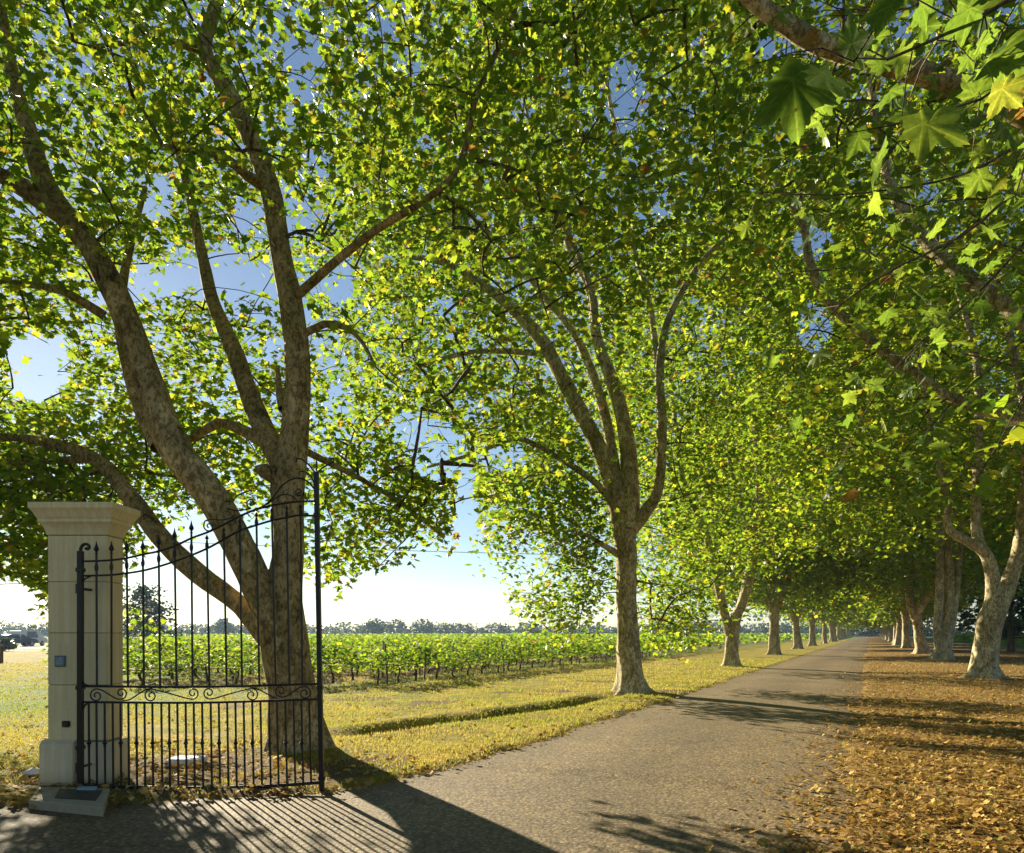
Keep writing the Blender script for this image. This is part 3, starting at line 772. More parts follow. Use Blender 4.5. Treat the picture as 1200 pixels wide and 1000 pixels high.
OPEN_W = np.vstack([smooth_path(l, .22) for l in t2[:7] + tr1 + [t1d]])
OPEN_W = OPEN_W[OPEN_W[:, 2] < 13.5]
def up(o, pts):
    return np.array([[o[0] + a, o[1] + b, c, r] for a, b, c, r in pts])
# first tree by the gate
t1 = [L([(349, 893, 10.15, 64), (348, 860, 10.15, 60), (343, 815, 10.15, 55), (334, 755, 10.15, 55), (332, 705, 10.15, 46), (338, 650, 10.1, 36), (338, 600, 10.1, 35), (338, 555, 10.1, 38), (347, 500, 10.15, 31), (347, 400, 10.2, 27), (330, 300, 10.4, 24),
         (315, 215, 10.5, 23), (272, 115, 10.6, 19), (240, 58, 10.7, 17), (255, 0, 10.8, 14), (268, -90, 11, 10), (260, -180, 11.2, 6)]),
      L([(333, 765, 10.1, 38), (303, 690, 10.0, 38), (256, 595, 9.8, 36), (203, 522, 9.7, 36), (172, 440, 9.7, 32), (132, 335, 9.7, 29), (92, 272, 9.7, 24), (50, 235, 9.7, 24), (0, 205, 9.6, 18), (-80, 170, 9.5, 12), (-150, 140, 9.3, 7)]),
      L([(95, 276, 9.7, 26), (55, 220, 9.9, 24), (35, 160, 10.2, 20), (15, 90, 10.5, 15), (0, 0, 10.8, 10), (-10, -80, 11, 6)]),
      L([(325, 765, 10.2, 26), (284, 712, 10.3, 22), (232, 672, 10.5, 24), (190, 632, 10.7, 22), (150, 580, 10.9, 20), (115, 540, 11, 16), (60, 520, 11.1, 12), (0, 512, 11.2, 9), (-80, 520, 11.3, 6)]),
      L([(112, 538, 11, 10), (60, 540, 11.1, 8), (0, 544, 11.2, 5)]),
      L([(336, 550, 10.15, 30), (312, 510, 10.5, 26), (292, 460, 10.8, 22), (272, 405, 11.1, 19), (250, 355, 11.5, 16), (235, 290, 12, 12), (215, 200, 12.4, 9), (190, 120, 12.8, 5)]),
      L([(325, 530, 10.3, 16), (292, 508, 10.5, 13), (255, 496, 10.8, 11), (222, 515, 11, 8), (190, 505, 11.2, 4)]),
      t1d,
      L([(350, 395, 10.3, 9), (380, 380, 10.0, 8), (405, 384, 9.8, 7), (425, 402, 9.6, 5), (440, 430, 9.4, 3)]),
      L([(312, 220, 10.5, 14), (288, 205, 10.1, 12), (268, 188, 9.8, 10), (240, 180, 9.4, 8), (190, 170, 9, 4)]),
      L([(122, 370, 9.7, 11), (75, 342, 9.5, 9), (20, 332, 9.3, 7), (-40, 330, 9.1, 4)]),
      L([(185, 525, 9.75, 18), (165, 480, 10.0, 16), (150, 430, 10.3, 14), (140, 370, 10.8, 12), (150, 300, 11.4, 9), (170, 220, 12, 6)]),
      L([(330, 560, 10.1, 26), (310, 552, 9.9, 19), (306, 545, 9.85, 15)]),
      L([(332, 480, 10.2, 12), (327, 455, 10.4, 9), (325, 430, 10.6, 5)]),
      L([(240, 60, 10.7, 11), (195, 48, 10.4, 8), (150, 50, 10.1, 6), (80, 60, 9.7, 4)]),
      L([(340, 520, 10.2, 10), (380, 540, 10.8, 8), (420, 560, 11.3, 6), (470, 590, 11.8, 5), (520, 630, 12.2, 3)]),
      ]
e1 = [(-3.2, 11.2, 9.6, 6.8, 4.6, 4.9), (-7.5, 11, 8.0, 3.6, 3.6, 4.6), (-1.5, 11.5, 7.0, 3.6, 3.2, 3.4), (-7.4, 11.4, 3.8, 1.3, 1.4, 1.9, 6),
      (-2.5, 11.7, 3.3, .8, .9, 1.2, 9), (-1.5, 12.1, 3.9, 1.3, 1.1, .9, 7), (-2.0, 12, 5.4, 1.9, 1.5, 1.8, 5), (-1.6, 11.0, 7.2, 1.8, 1.4, 1.6, 3), (-6.1, 12.6, 2.3, .5, .5, .7, 7),
      (-5.2, 13.0, 4.7, 2.4, 1.6, 1.0, 3), (-5.5, 11.3, 6.6, 3.2, 2.4, 2.0, 1.4)]
tree('plane_tree', 'big mottled plane tree forking low behind the open iron gate', t1, e1, rg, ROWG, M_BARK1, n_try=9500, dmin=0.50, per=32, spread=0.34, leaf=0.118, kind='star5', n_parts=300, zlow=1.7, extra=([(-2.5, 11.7, 3.3, .9, .9, 1.2), (-1.5, 12.1, 4.0, 1.3, 1.0, .8), (-7.4, 11.4, 3.6, 1.3, 1.2, 1.7), (-6.1, 12.6, 2.4, .5, .5, .7), (-5.6, 12.4, 4.6, 2.0, 1, .7)], 900, .36),
     cull=lambda C: (C[:, 1] > 6.6))

# tree beside the outer face of the pillar, trunk out of the frame
ol = np.array([-12.8, 12.8, 0.0])
tl = [up(ol, [(0, 0, -.05, .42), (0, 0, .6, .34), (.1, 0, 2.2, .3), (.3, .2, 4.5, .22), (.2, .4, 8, .1)]), up(ol, [(.1, 0, 2.4, .2), (1.6, .3, 3.6, .13), (3.4, .4, 4.2, .07), (4.6, .3, 3.8, .03)]), up(ol, [(.2, 0, 2.8, .16), (.8, 1.6, 4.2, .1), (1.2, 3, 5, .04)])]
tree('plane_tree', 'leafy plane tree on the outer side of the pillar, only hanging foliage in view', tl, [(ol[0] + .3, ol[1] + .8, 5.6, 4.4, 4.2, 3.2), (ol[0] + 1.4, ol[1] + 1.0, 3.4, 3.0, 3.0, 1.6, 2)], rg, ROWG, M_BARK1, n_try=2600, dmin=.55, per=22, spread=.38, leaf=.14, kind='star3', zlow=1.6)

# second tree, standing alone at the bend of the verge
e2 = [(2.4, 20, 13.0, 6.2, 5.5, 8.0), (-1.5, 19.5, 11.5, 4.4, 4, 5.5), (0.9, 19.5, 5.2, 2.1, 1.8, 2.4, 6), (1.2, 19.8, 3.0, 1.5, 1.3, 1.2, 9), (5.6, 20.5, 6.4, 3.6, 3.4, 3.6, 1.8), (-0.3, 18.6, 6.6, 2.4, 2, 1.4, 1.6), (-2.4, 18.6, 8.8, 2.8, 2, 2, 2), (.2, 19, 7.6, 2.4, 2, 1.6, 2),
      (1.6, 20.2, 2.4, 1.1, .9, 1.3, 6), (5.0, 21.5, 2.9, 1.5, 1.2, 2.0, 4), (4.9, 22.6, 1.5, .55, .5, 1.0, 6)]
tree('plane_tree', 'tall plane tree with pale straight trunk alone beside the drive edge and ditch', t2, e2, rg, ROWG, M_BARK, n_try=8500, dmin=0.68, per=29, spread=0.38, leaf=0.145, kind='star3', zlow=.9, extra=([(0.9, 19.5, 5.2, 2.0, 1.6, 2.2, 2), (1.3, 19.8, 3.2, 1.5, 1.2, 1.3, 2), (1.5, 20.3, 1.9, .6, .5, .7, 2), (4.9, 22.0, 2.6, 1.2, .9, 1.6)], 1600, .40))

# third tree, dark V fork
b3 = 35.0
t3 = [L([(857, 785, b3, 20), (857, 765, b3, 15), (858, 748, b3, 14), (863, 722, b3, 12), (872, 700, b3, 12), (884, 640, b3, 11), (890, 570, b3, 9), (885, 500, b3, 8), (876, 430, b3, 7), (870, 360, b3, 5), (880, 280, b3, 3)]),
      L([(857, 752, b3, 10), (848, 715, b3, 11), (838, 670, b3, 9), (825, 620, b3, 8), (800, 560, b3, 6), (790, 480, b3, 5), (780, 400, b3, 3)]),
      L([(885, 640, b3, 7), (868, 590, b3, 6), (855, 540, b3, 5), (850, 470, b3, 4), (830, 400, b3, 2)])]
c3 = W(857, 742, b3)
e3 = [(c3[0] + .5, 35, 13.5, 8, 8, 9), (c3[0] - 3, 34, 7.5, 4, 4, 4.2, 1.2), (c3[0] - 3.0, 33.5, 3.4, 1.4, 1.6, 2.3, 6), (c3[0] + 5, 35, 9, 4, 4, 4)]
tree('plane_tree', 'dark V-forked plane tree, third along the vineyard side of the drive', t3, e3, rg, ROWG, M_BARK, n_try=4200, dmin=0.95, per=42, spread=0.55, leaf=0.205, kind='star3')

# right side: tree whose trunk is out of the frame, crown over the drive
o0 = R(4.3, 14.0)
tr0 = [up(o0, [(0, 0, -0.05, .55), (0, 0, .6, .45), (.05, .05, 2.2, .40), (0.1, 0, 4, .36), (.4, .3, 7, .28), (.6, .8, 11, .18), (.8, 1, 15, .08)]),
       np.vstack([up(o0, [(0.1, 0, 3.6, .26), (-0.9, -1.6, 5.0, .22)]), L([(1200, 135, 8.6, 26), (1120, 100, 8.2, 26), (1040, 75, 7.8, 25), (960, 52, 7.6, 23), (915, 25, 7.5, 21), (870, -10, 7.4, 18), (800, -90, 7.2, 12)])]),
       np.vstack([up(o0, [(0.1, 0, 4.2, .2)]), L([(1150, 480, 13.0, 12), (1060, 430, 13.5, 12), (1000, 382, 13.8, 11), (965, 345, 14, 11), (948, 305, 14, 10), (940, 262, 14, 9), (900, 200, 14, 5)])]),
       up(o0, [(.1, 0, 4.5, .2), (-1, 2, 7, .16), (-2.5, 3.5, 10, .11), (-3, 4, 14, .05)]),
       up(o0, [(.1, 0, 5, .2), (2, 1, 8, .14), (4, 1, 11, .06)])]
e0 = [(o0[0] - 1.2, o0[1] + .2, 10.5, 7.0, 6.0, 6.2), (o0[0] - 4.6, o0[1] - 2.6, 8.6, 3.6, 3.4, 3.4), (o0[0] - 2.5, o0[1] + 1, 6.6, 3.6, 3.6, 2.6, 1.2)]
def cull0(C):
    px = CX + C[:, 0] / np.maximum(C[:, 1], .1) * FOC
    return (C[:, 1] > 5.0) & (px > 820)
tree('plane_tree', 'near plane tree reaching a pale limb over the drive from beyond the leaf-strewn verge', tr0, e0, rg, ROWG, M_BARK, n_try=4200, dmin=0.60, per=24, spread=0.38, leaf=0.14, kind='star3', n_parts=200, cull=cull0)

# nearest tree behind the camera on the right: its hanging sprays come close to the eye
om = R(4.4, -2.5)
trm = [up(om, [(0, 0, -0.05, .5), (0, 0, .6, .42), (0, 0.1, 2.5, .36), (-.1, .4, 4.5, .28), (-.3, 1.2, 7.5, .18), (-.2, 2, 11, .06)]),
       np.vstack([up(om, [(-.05, .3, 3.6, .2), (-.1, 1.8, 4.3, .15)]), np.array([[2.9, 1.0, 4.5, .09], [2.5, 2.2, 4.3, .05], [2.2, 3.4, 4.2, .025]])]),
       np.vstack([up(om, [(-.1, .4, 4.2, .2), (0.5, 3, 5.2, .12)]), np.array([[3.6, 3.2, 5.0, .06], [3.6, 5.0, 4.9, .03]])]),
       up(om, [(-.1, .6, 5, .16), (-2, .8, 8, .1), (-4, 1.2, 10, .04)])]
def spray(pts):
    p = np.array([[*W(a, b, d), 0.004] for a, b, d in pts]); return smooth_path(p, 0.12)
SPR = [([(1330, -170, 2.6), (1230, -40, 2.0), (1130, 30, 1.8), (1040, 70, 1.65), (960, 70, 1.5)], 26, .19),
       ([(1300, -60, 3.2), (1210, 70, 2.7), (1120, 130, 2.6), (1030, 150, 2.6), (960, 140, 2.6)], 34, .18),
       ([(1320, 20, 3.6), (1220, 140, 3.2), (1190, 230, 3.1), (1180, 320, 3.1)], 28, .17),
       ([(1300, 60, 4.4), (1180, 180, 4.1), (1060, 220, 4.1), (950, 230, 4.2), (890, 225, 4.3)], 36, .17),
       ([(1280, 120, 4.6), (1150, 260, 4.3), (1040, 320, 4.3), (960, 380, 4.4), (905, 465, 4.6)], 40, .17),
       ([(1270, 200, 5.2), (1160, 330, 5.0), (1080, 400, 5.0), (1020, 470, 5.1), (985, 540, 5.3)], 46, .17),
       ([(1290, 250, 5.5), (1220, 380, 5.3), (1150, 440, 5.3), (1090, 500, 5.4), (1040, 570, 5.5)], 46, .17),
       ([(1230, -60, 3.8), (1120, -20, 3.5), (1040, 20, 3.4), (980, 10, 3.4)], 34, .17),
       ([(1290, 360, 6.0), (1210, 450, 5.8), (1170, 520, 5.9), (1120, 600, 6.2)], 40, .17)]
root_m = empty('plane_tree', om, 'closest plane tree, hanging large leafy sprays into the top corner over the verge', 'tree', ROWG)
rm = np.random.default_rng(8)
spm = [smooth_path(l, 0.2) for l in trm]
for i, l in enumerate(spm):
    q = l.copy(); q[:, :3] -= om
    link('trunk' if i == 0 else 'branch', limb_mesh(q, rm, flare=.5 if i == 0 else 0, sides=14, seed=i), M_BARK, root_m)
LP, LS = [], []
wood = np.vstack([l[:, :3] for l in spm])
tw_v, tw_f, tn = [], [], 0
for pts, nl, sz in SPR:
    s = spray(pts)
    k = np.argmin(((wood - s[0, :3]) ** 2).sum(1))
    st = np.hstack([wood[k], .018]); s2 = smooth_path(np.vstack([st, [*((st[:3] + s[0, :3]) / 2 + [0, 0, .1]), .012], s[0], s[len(s) // 2], s[-1]]) if False else np.vstack([st, [*((st[:3] + s[0, :3]) / 2 + [0, 0, .1]), .012], s[::3]]), 0.15)
    s2[:, 3] = np.linspace(.016, .003, len(s2))
    v, f = tube_np(s2[:, :3] - om, s2[:, 3], 5); tw_v.append(v); tw_f.append(f + tn); tn += len(v)
    m0 = int(len(s) * .15)
    for j in range(nl):
        b = s[min(len(s) - 1, int(m0 + (len(s) - m0) * rm.random() ** .7)), :3]
        off = rm.normal(0, 1, 3) * np.array([.14, .14, .10]) * (0.5 + 0.12 * b[1]); off[2] -= .03
        tip = b + off
        p3 = np.array([[*b, .0025], [*((b + tip) / 2 + [0, 0, .02]), .002], [*tip, .0015]])
        v, f = tube_np(p3[:, :3] - om, p3[:, 3], 3); tw_v.append(v); tw_f.append(f + tn); tn += len(v)
        LP.append(tip); LS.append(sz * rm.uniform(.45, 1.0))
o = link('twigs', np_mesh('twigs', np.vstack(tw_v), np.vstack(tw_f), smooth=True), M_TWIG, root_m); o['kind'] = 'stuff'
T, Fq = TPL['near']
lmn = [np_mesh('leaf', T * np.array([a, 1, s_]), Fq, smooth=True) for a, s_ in ((1, .7), (1.1, 1.5), (.95, 2.2), (1.05, 1.0))]
for q in lmn: q.materials.append(M_NLEAF)
Fr = frames(len(LP), rm, zb=0.5, droop=0.8)
for i in range(min(300, len(LP))):
    o = bpy.data.objects.new('leaf', lmn[i % 4]); COL.objects.link(o); o.parent = root_m
    M = np.eye(4); M[:3, :3] = Fr[i] * LS[i]; M[:3, 3] = LP[i] - om
    o.matrix_local = Matrix(M.tolist())
# the rest of this crown, overhead and behind
cm = in_ell(900, [(om[0] - .3, om[1] + 1.5, 8.2, 4.6, 4.2, 4.0)], rm); cm = thin(cm[(cm[:, 2] > 4.6) & ((cm[:, 2] - EYE) > 1.05 * np.maximum(cm[:, 1], 0))], .8)
pm = grow(spm, cm, rm)
V_, F_, n_ = [], [], 0
for p in pm:
    v, f = tube_np(p[:, :3] - om, p[:, 3], 3); V_.append(v); F_.append(f + n_); n_ += len(v)
o = link('twigs', np_mesh('twigs', np.vstack(V_), np.vstack(F_)), M_TWIG, root_m); o['kind'] = 'stuff'
E = np.array([p[-1, :3] for p in pm]); k = rm.integers(0, len(E), len(E) * 18)
P = E[k] + rm.normal(0, .4, (len(k), 3))
if len(LP) > 300: P = np.vstack([P, np.array(LP[300:])])
o = link('crown', leaves_mesh('crown', P - om, frames(len(P), rm), .17 * rm.uniform(.7, 1.2, len(P)), 'star5', rm), M_LEAF, root_m); o['kind'] = 'stuff'

# right row, first trunk in the frame
c1 = W(1155, 742, b1)
er1 = [(c1[0], 25.5, 13.5, 8, 7, 8.5), (c1[0] - 5, 25, 9.5, 3.6, 4, 4), (c1[0] + 4, 25, 8.5, 4, 4, 4), (c1[0] + 1.8, 23.5, 4.8, 1.4, 1.4, 1.2, 2), (c1[0] - 1.2, 27.5, 6.2, 3, 2, 1.6)]
tree('plane_tree', 'pale twisted plane tree forking beyond the leaf-strewn verge, sunlit bare trunk', tr1, er1, rg, ROWG, M_BARK, n_try=4500, dmin=0.8, per=36, spread=0.48, leaf=0.185, kind='star3')

b2 = 42.0
tr2 = [L([(1104, 777, b2, 26), (1105, 765, b2, 20), (1106, 745, b2, 14), (1112, 715, b2, 11), (1113, 670, b2, 10), (1110, 600, b2, 8), (1108, 520, b2, 6), (1100, 420, b2, 4)]),
       L([(1102, 765, b2, 12), (1099, 735, b2, 10), (1101, 690, b2, 9), (1101, 640, b2, 8), (1098, 560, b2, 6), (1085, 470, b2, 4)]),
       L([(1109, 762, b2, 11), (1116, 725, b2, 9), (1121, 690, b2, 8), (1125, 640, b2, 7), (1132, 560, b2, 5), (1140, 480, b2, 3)])]
c2 = W(1105, 742, b2)
tree('plane_tree', 'three-stemmed pale plane tree just behind the twisted one on the leaf-strewn side', tr2, [(c2[0], 42, 14, 8, 8, 9), (c2[0], 42, 7.5, 5, 5, 3)], rg, ROWG, M_BARK, n_try=3000, dmin=1.0, per=40, spread=0.6, leaf=0.26, kind='star3', zlow=4)

# copies further along both rows: a few kinds, shared meshes
def generic(seed):
    r_ = np.random.default_rng(seed)
    limbs = []
    th = r_.uniform(1.6, 3.2)
    lean = r_.normal(0, .25, 2)
    limbs.append(np.array([[0, 0, -.05, .46], [0, 0, .5, .40], [lean[0] * .4, lean[1] * .4, th * .6, .36], [lean[0], lean[1], th + .6, .33], [lean[0] * 2, lean[1] * 2, 6, .28], [lean[0] * 3, lean[1] * 2, 11, .16], [0, 0, 16, .05]]))
    nb = 3 if seed % 2 else 4
    a0 = r_.uniform(0, 6.28)
    for i in range(nb):
        a = a0 + i * 6.28 / nb + r_.normal(0, .3); s = r_.uniform(.8, 1.2)
        limbs.append(np.array([[lean[0], lean[1], th, .30], [lean[0] + math.cos(a) * .7 * s, lean[1] + math.sin(a) * .7 * s, th + 1.3, .24], [math.cos(a) * 1.5 * s, math.sin(a) * 1.5 * s, th + 3.4, .19],
                               [math.cos(a + .2) * 2.6 * s, math.sin(a + .2) * 2.6 * s, th + 6.2, .13], [math.cos(a + .3) * 4.2 * s, math.sin(a + .3) * 4.2 * s, th + 9, .05]]))
    ells = [(0, 0, 12.5, 8.2, 8.2, 8.5), (3, 2, 7, 4, 4, 3.6), (-3, -2, 7.2, 4, 4, 3.8), (-2, 3.5, 8, 4, 4, 4), (0, 0, 5.6, 5, 5, 1.5)]
    return limbs, ells, r_
SEEDS = [31, 42, 57]
protos = []
ordn = ['fourth', 'fifth', 'sixth', 'seventh', 'eighth', 'ninth', 'tenth', 'eleventh', 'twelfth', 'thirteenth', 'fourteenth', 'fifteenth', 'sixteenth', 'seventeenth', 'eighteenth']
LEFT = [G(907, 768), G(935, 761), G(952, 757.2), G(966, 754.4), G(975, 752.2)] + [R(-6.6, 164 + 17 * k) for k in range(9)]
RIGHT = [G(1080, 768), G(1062, 761), G(1052, 757)] + [R(3.6, 112 + 17 * k) for k in range(12)]
def copy_thing(src, loc, rz, s, label):
    r_ = src.copy(); COL.objects.link(r_); r_.location = Vector([float(v) for v in loc]); r_.rotation_euler = (0, 0, rz); r_.scale = (s, s, s); r_['label'] = label
    for ch in list(src.children):
        c = ch.copy(); COL.objects.link(c); c.parent = r_
    return r_
kk = 0
for side, pts in (('L', LEFT), ('R', RIGHT)):
    for i, p in enumerate(pts):
        if side == 'L': lab = 'plane tree in the avenue, %s from the gate on the vineyard side' % ordn[i]
        else: lab = 'plane tree in the avenue, %s behind the twisted one on the leaf-strewn side' % (['second', 'third'] + ordn)[i]
        if len(protos) < 3:
            limbs, ells, r_ = generic(SEEDS[len(protos)])
            loc = np.array([p[0], p[1], 0.0])
            t = tree('plane_tree', lab, limbs, ells, r_, ROWG, M_BARK, n_try=4400, dmin=1.0, per=48, spread=0.7, leaf=0.30, kind='quad', gaps=False, origin=(0, 0, 0), twig_sides=3)
            t.location = Vector(loc.tolist()); protos.append(t)
        else:
            copy_thing(protos[kk % 3], (p[0], p[1], 0), 1.3 * kk + 2.0, 0.92 + 0.14 * ((kk * 37) % 10) / 10, lab)
        kk += 1

# ---------------------------------------------------------------- vineyard
VG = 'grapevines in the vineyard behind the trees'
def vine_meshes(seed):
    r_ = np.random.default_rng(seed)
    P = [(0, 0, -.03, .045), (r_.normal(0, .05), r_.normal(0, .03), .22, .035), (r_.normal(0, .09), r_.normal(0, .05), .48, .03), (r_.normal(0, .06), 0, .66, .03)]
    base = smooth_path(P, .08); b = base[-1, :3]
    mb = MB(); mb.tube(base[:, :3], base[:, 3], 6)
    for s in (-1, 1):
        a = smooth_path([(*b, .022), (b[0] + s * .28, 0, .70 + r_.normal(0, .04), .018), (b[0] + s * .62, 0, .74 + r_.normal(0, .05), .008)], .1); mb.tube(a[:, :3], a[:, 3], 5)
        for q in range(3):
            x = b[0] + s * (.1 + .22 * q); mb.tube([(x, 0, .7), (x + r_.normal(0, .06), r_.normal(0, .08), 1.05), (x + r_.normal(0, .1), r_.normal(0, .16), 1.35)], [.007, .005, .003], 3)
    F = [np.array(mb.F[k], int) for k in (3, 4) if mb.F[k]]
    wood_ = np_mesh('vine_trunk', np.concatenate(mb.V), F, smooth=True)
    n = 250
    p = np.stack([r_.uniform(-.66, .66, n), r_.normal(0, .17, n),   .52 + .74 * r_.random(n) ** .85 + .1 * r_.normal(0, 1, n)], -1)
    return wood_, leaves_mesh('foliage', p, frames(n, r_, .5, .5), .13 * r_.uniform(.7, 1.3, n), 'star3', r_)
vm = [vine_meshes(s) for s in range(6)]
for a, b in vm: a.materials.append(M_VBARK); b.materials.append(M_VINE)
road_ang = math.atan2(DY, DX)
spots = []
def vine_ok(p):
    return p[1] > 21.8 and p[0] > -0.585 * p[1] - 1.0 and p[0] < 0.75 * p[1]
far_pts = []
for row in range(75):
    lt = -13.6 - 2.0 * row
    for a in np.arange(2.0, 300, 1.15):
        p = R(lt + 0.08 * math.sin(a * 7 + row), a + 0.3 * (row % 3))
        if vine_ok(p):
            d = math.hypot(p[0], p[1]); spots.append((d, p, row))
spots.sort(key=lambda s: s[0])
proto_v = None
spots = [q for q in spots if random.random() > .07]
near_spots = [s for s in spots if (s[1][0] / s[1][1] * FOC + CX < 1010)]
near, rest = near_spots[:290], near_spots[290:]
for i, (d, p, row) in enumerate(near):
    rt = bpy.data.objects.new('grapevine', None); COL.objects.link(rt)
    rt.location = (float(p[0]), float(p[1]), 0.02); rt.rotation_euler = (0, 0, road_ang + random.uniform(-.1, .1) + (math.pi if i % 2 else 0)); s = random.uniform(.82, 1.15); rt.scale = (s, s, s * random.uniform(.80, .98))
    tag(rt, 'low bushy green grapevine on a gnarled dark stem in the vineyard rows', 'grapevine', VG)
    a, b = vm[(i * 5 + row) % 6]
    link('vine_trunk', a, None, rt); o = link('foliage', b, None, rt); o['kind'] = 'stuff'
mbp = MB(); mbp.box(-.03, .03, -.03, .03, -.1, 1.32, .006); pm_ = np_mesh('vine_stake', np.concatenate(mbp.V), [np.array(mbp.F[k], int) for k in (3, 4) if mbp.F[k]]); pm_.materials.append(M_WOOD)
for i, (d, p, row) in enumerate([q for q in near_spots[:60] if q[2] < 3][::5]):
    o = bpy.data.objects.new('vine_stake', pm_); COL.objects.link(o); o.location = (float(p[0]) + .5 * DX, float(p[1]) + .5 * DY, 0); o.rotation_euler = (random.uniform(-.06, .06), random.uniform(-.06, .06), .4)
    tag(o, 'weathered wooden stake among the front vines', 'stake', 'stakes in the vine rows')
rv = np.random.default_rng(17)
def vine_mass(pts, rv):
    P, S = [], []
    for d, p, row in pts:
        n = int(np.clip(52 - d * .42, 7, 40)); s = np.clip(.13 + d * .0035, .13, .75)
        q = np.stack([rv.normal(0, .42, n), rv.normal(0, .3, n), .5 + .68 * rv.random(n)], -1) + p
        P.append(q); S.append(np.full(n, s))
    P = np.vstack(P); S = np.concatenate(S) * rv.uniform(.7, 1.2, len(P))
    return leaves_mesh('vineyard', P, frames(len(P), rv, .5), S, 'quad', rv)
rest = [s for k, s in enumerate(rest) if s[0] < 70 or k % 2 == 0]
print('vines rest', len(rest))
tag(link('vineyard_rows', vine_mass(rest, rv), M_VINE), 'distant rows of bright green vines running to the horizon', 'vineyard', None, 'stuff')
# vines beyond the row on the other side
pr = []
for row in range(10):
    for a in np.arange(16, 200, 1.2 if row < 4 else 2.4):
        p = R(15.0 + 2.2 * row, a); pr.append((math.hypot(p[0], p[1]), p, row))
tag(link('vineyard_rows', vine_mass(pr, rv), M_VINE), 'shaded vine rows beyond the leaf-strewn side of the avenue', 'vineyard', None, 'stuff')

# ---------------------------------------------------------------- far trees
def far_tree_mesh(r_, w, h, n, ls):
    cl = in_ell(60, [(0, 0, h * .58, w * .5, w * .5, h * .42), (w * .2, 0, h * .45, w * .3, w * .3, h * .3), (-w * .2, 0, h * .5, w * .3, w * .3, h * .3)], r_, .5)
    k = r_.integers(0, 60, n)
    P = cl[k] + r_.normal(0, w * .07, (n, 3)); P[:, 2] = np.maximum(P[:, 2], .3)
    return leaves_mesh('crown', P, frames(n, r_, .3), ls * r_.uniform(.6, 1.3, n), 'quad', r_)
rf = np.random.default_rng(23)
fm = [far_tree_mesh(rf, 9, 9, 900, 1.0) for _ in range(4)]
for q in fm: q.materials.append(M_FARLEAF)
mbt = MB(); mbt.tube([(0, 0, -.3), (0, 0, 3), (.2, 0, 6)], [.3, .24, .1], 5)
ft = np_mesh('trunk', np.concatenate(mbt.V), [np.array(mbt.F[k], int) for k in (3, 4)]); ft.materials.append(M_TWIG)
k = 0
px = -30
while px < 1000:
    D = rf.uniform(290, 330)
    hh = .52 * rf.uniform(.7, 1.25) * (1.35 if 420 < px < 560 and rf.random() < .6 else 1.0)
    o = empty('far_tree', W(px, 742, D) * np.array([1, 1, 0]), 'small hazy blue-green tree on the horizon beyond the vineyard', 'tree', 'far trees along the horizon')
    o.scale = (1.15 * hh, 1.15 * hh, hh); o.rotation_euler = (0, 0, rf.uniform(0, 6))
    c = link('crown', fm[k % 4], None, o); c['kind'] = 'stuff'; link('trunk', ft, None, o)
    k += 1; px += rf.uniform(9, 18)
P = np.stack([rf.uniform(-330, 240, 16000), rf.uniform(335, 365, 16000), rf.uniform(0, 6.4, 16000) ** 1.0], -1)
P[:, 2] *= 0.45 + 0.75 * vnoise(P[:, 0] / 9, P[:, 1] * 0, 4)
tag(link('treeline', leaves_mesh('treeline', P, frames(len(P), rf, .3), rf.uniform(.8, 1.7, len(P)), 'quad', rf), M_FARLEAF), 'continuous low wood closing the horizon behind the far trees', 'wood', None, 'stuff')
# wood closing the end of the avenue
pe = R(-1.5, 395)
P = np.stack([rf.normal(0, 26, 5000), rf.normal(0, 6, 5000), rf.uniform(0, 26, 5000)], -1) + pe
tag(link('woodland', leaves_mesh('woodland', P, frames(len(P), rf, .3), rf.uniform(1.0, 2.0, len(P)), 'quad', rf), M_DARKLEAF), 'dark wood closing the far end of the avenue', 'wood', None, 'stuff')

# dark spreading tree seen through the gate
def solitary(px, D, w, h, label, mat, n=2600, ls=.42):
    p = W(px, 742, D); o = empty('conifer_tree' if mat is M_DARKLEAF else 'field_tree', (p[0], D, 0), label, 'tree')
    cl = []
    r_ = np.random.default_rng(int(px) + 3)
    for q in range(46):
        z = h * (.18 + .78 * r_.random()); rr = w * .5 * (1 - .75 * (z / h) ** 1.6) * (.35 + .65 * r_.random()); a = r_.uniform(0, 6.28)
        cl.append((rr * math.cos(a), rr * math.sin(a), z))
    cl = np.array(cl); kx = r_.integers(0, 46, n)
    P = cl[kx] + r_.normal(0, 1, (n, 3)) * np.array([w * .09, w * .09, h * .035]); P[:, 2] = np.maximum(P[:, 2], .4)
    c = link('crown', leaves_mesh('crown', P, frames(n, r_), ls * r_.uniform(.6, 1.3, n), 'quad', r_), mat, o); c['kind'] = 'stuff'
    mb = MB(); mb.tube([(0, 0, -.1), (0, 0, h * .4), (.1, 0, h * .85)], [.32, .22, .06], 7)
    for q in cl[::4]: mb.tube([(0, 0, q[2] * .8), tuple(q * np.array([.5, .5, .95])), tuple(q)], [.09, .06, .02], 4)
    mb.build('trunk', M_TWIG, o)
    return o
solitary(172, 95, 7.5, 8.0, 'dark conifer with layered boughs standing in the field behind the gate bars', M_DARKLEAF)
solitary(262, 270, 8, 7, 'rounded far tree just left of the big trunk, above the vines', M_FARLEAF, 1500, .9)
solitary(437, 270, 11, 5.6, 'broad low tree on the horizon, clear of the gate post', M_FARLEAF, 1500, .9)
solitary(1185, 60, 9, 8, 'round bush-like tree beyond the leaf-strewn verge, behind the twisted trunk', M_FARLEAF, 2600, .5)
solitary(2, 66, 2.0, 1.1, 'low rounded bush beside the pale side lane', M_FARLEAF, 900, .35)

